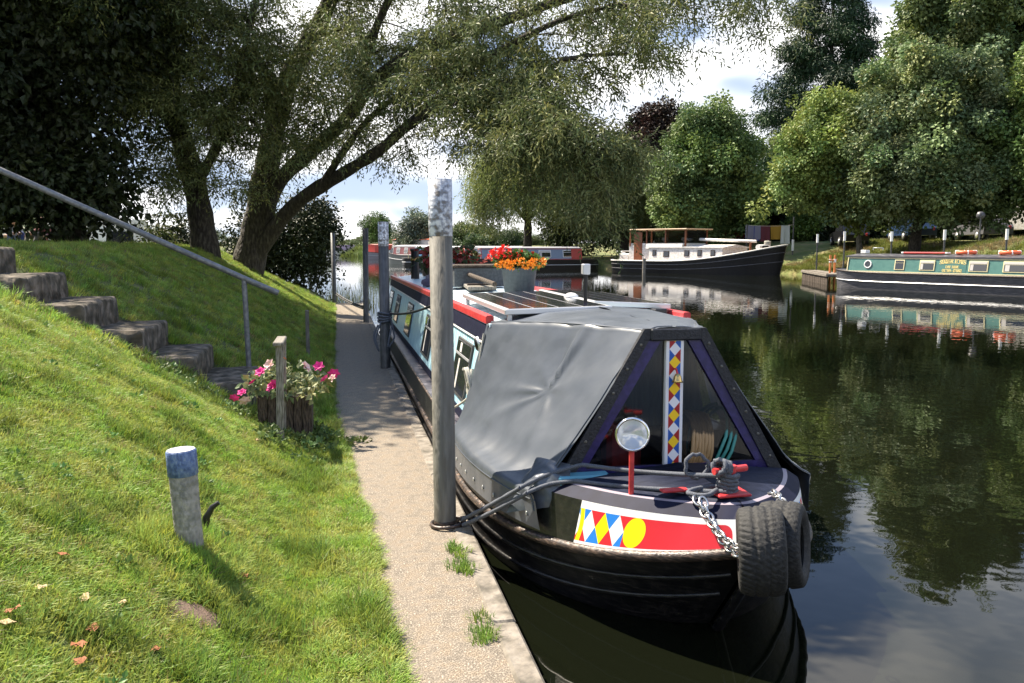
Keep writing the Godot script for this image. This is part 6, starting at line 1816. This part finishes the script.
# ---------------------------------------------------------------- grass
func make_grass() -> void:
	var kinds := [grass_tuft(16, 0.042, 0.05, 0.0022), grass_tuft(18, 0.055, 0.055, 0.0024), grass_tuft(14, 0.035, 0.055, 0.0026), grass_tuft(16, 0.085, 0.05, 0.003)]
	var sets := [[[], []], [[], []], [[], []], [[], []]]
	var gn := noise(0.9, 55, FastNoiseLite.TYPE_SIMPLEX_SMOOTH, 3)
	var add := func(x: float, z: float, sc: float) -> void:
		var g := gn.get_noise_2d(x * 1.5, z * 1.5)
		var dirt := gn.get_noise_2d(x * 3.1 + 40.0, z * 3.1)
		if Vector2((x + 0.585) * 0.85, z + 3.32).length() < 0.085 + 0.03 * g: return
		if dirt > 0.42 and rng.randf() < 0.75: return
		var k := 0
		var r := rng.randf()
		if g > 0.3 and r < 0.35: k = 3
		elif r < 0.4: k = 1
		elif r < 0.7: k = 2
		var h := sc * rng.randf_range(0.7, 1.25) * (1.0 + 0.35 * g)
		if Vector2(x + 0.67, z + 3.86).length() < 0.22: k = 3; h *= 1.3
		var slope := Vector3(0.475 if x < -0.16 else 0.0, 0.88, 0).normalized()
		var b := Basis(Quaternion(Vector3.UP, slope)) * Basis(Vector3.UP, rng.randf() * TAU)
		sets[k][0].append(Transform3D(b.scaled(Vector3(sc, h, sc)), Vector3(x, bank(x, z) - 0.004, z)))
		var c := Color(0.23, 0.36, 0.055).lerp(Color(0.34, 0.38, 0.09), clampf(0.5 + 1.2 * dirt, 0.0, 1.0))
		if rng.randf() < 0.07: c = Color(0.27, 0.22, 0.1)
		if g > 0.25: c = c.lerp(Color(0.11, 0.18, 0.03), 0.5)
		sets[k][1].append(vary(c, 0.38))
	for i in 46000:   # close by
		var z := -2.0 - 5.5 * pow(rng.randf(), 0.8)
		var x := edge_x(z) + 0.03 - rng.randf() * (0.62 - 0.44 * z)
		if x < -4.2: continue
		add.call(x, z, 0.98)
	for i in 5200:   # ragged edge over the path
		var z := -2.0 - 20.0 * pow(rng.randf(), 1.7)
		add.call(edge_x(z) + 0.035 * rng.randfn() + 0.05 * maxf(0.0, gn.get_noise_2d(z * 3.0, 1.0)), z, 0.95)
	for i in 34000:   # further up the bank
		var z := -7.0 - 17.0 * pow(rng.randf(), 1.4)
		var x := edge_x(z) - 9.0 * pow(rng.randf(), 1.3)
		if x < -0.8 and x > -6.3 and absf(z + 8.6) < 0.62: continue
		add.call(x, z, 1.35)
	for k in 4:
		tag(scatter("grass", kinds[k], M.blade, sets[k][0], sets[k][1]), ["short lawn grass on the sloping near bank", "longer lawn grass on the near bank", "fine low grass between the longer blades of the near bank", "tall grass tufts on the near bank and round the bollard"][k], "grass", "", "stuff")
	# rough grass on the far bank
	var ft := grass_tuft(14, 0.22, 0.3, 0.012)
	var fx := []
	var fc := []
	for i in 9000:
		var u := rng.randf()
		var p := Vector2(27.6, -20).lerp(Vector2(24.4, -39), u * 2.0) if u < 0.5 else Vector2(24.4, -39).lerp(Vector2(27.6, -51), u * 2.0 - 1.0)
		p += Vector2(0.9, -0.1) * (0.2 + 11.0 * pow(rng.randf(), 1.3))
		if shore(p.x, p.y) < 0.3: continue
		fx.append(Transform3D(Basis(Vector3.UP, rng.randf() * TAU).scaled(Vector3.ONE * rng.randf_range(0.5, 1.2)), Vector3(p.x, ground(p.x, p.y), p.y)))
		fc.append(vary(Color(0.15, 0.17, 0.04) if gn.get_noise_2d(p.x * 0.3, p.y * 0.3) < 0.15 else Color(0.24, 0.19, 0.09), 0.3))
	tag(scatter("bank_grass", ft, M.blade, fx, fc), "rough grass on the far bank above the green boat", "grass", "", "stuff")
	# broad-leaved weeds by the planter and the path
	var weed := clump(22, 0.09, 0.06, 0.02, 0.7, -0.2)
	var xf := []
	var cl := []
	for i in 60:
		var lp := Vector3(-0.3 - 2.2 * pow(rng.randf(), 0.8), 0, -2.6 - 4.2 * rng.randf())
		xf.append(Transform3D(Basis(Vector3.UP, rng.randf() * TAU).scaled(Vector3.ONE * rng.randf_range(0.3, 0.6)), Vector3(lp.x, bank(lp.x, lp.z) + 0.03, lp.z)))
		cl.append(vary(Color(0.12, 0.21, 0.05), 0.3))
	for i in 90:
		var p: Vector3 = [Vector3(-0.18, 0, -6.75), Vector3(-0.75, 0, -7.1), Vector3(-1.0, 0, -7.3), Vector3(-1.35, 0, -7.5), Vector3(-0.28, 0, -6.5), Vector3(-0.15, 0, -6.9)][i % 6]
		p += Vector3(rng.randfn() * 0.12, 0, rng.randfn() * 0.16)
		xf.append(Transform3D(Basis(Vector3.UP, rng.randf() * TAU).scaled(Vector3.ONE * rng.randf_range(0.5, 1.0)), Vector3(p.x, bank(p.x, p.z) + 0.05, p.z)))
		cl.append(vary(Color(0.10, 0.15, 0.045), 0.35))
	tag(scatter("weeds", weed, M.leaf, xf, cl), "leafy weeds round the planter and along the steps", "weeds", "", "stuff")
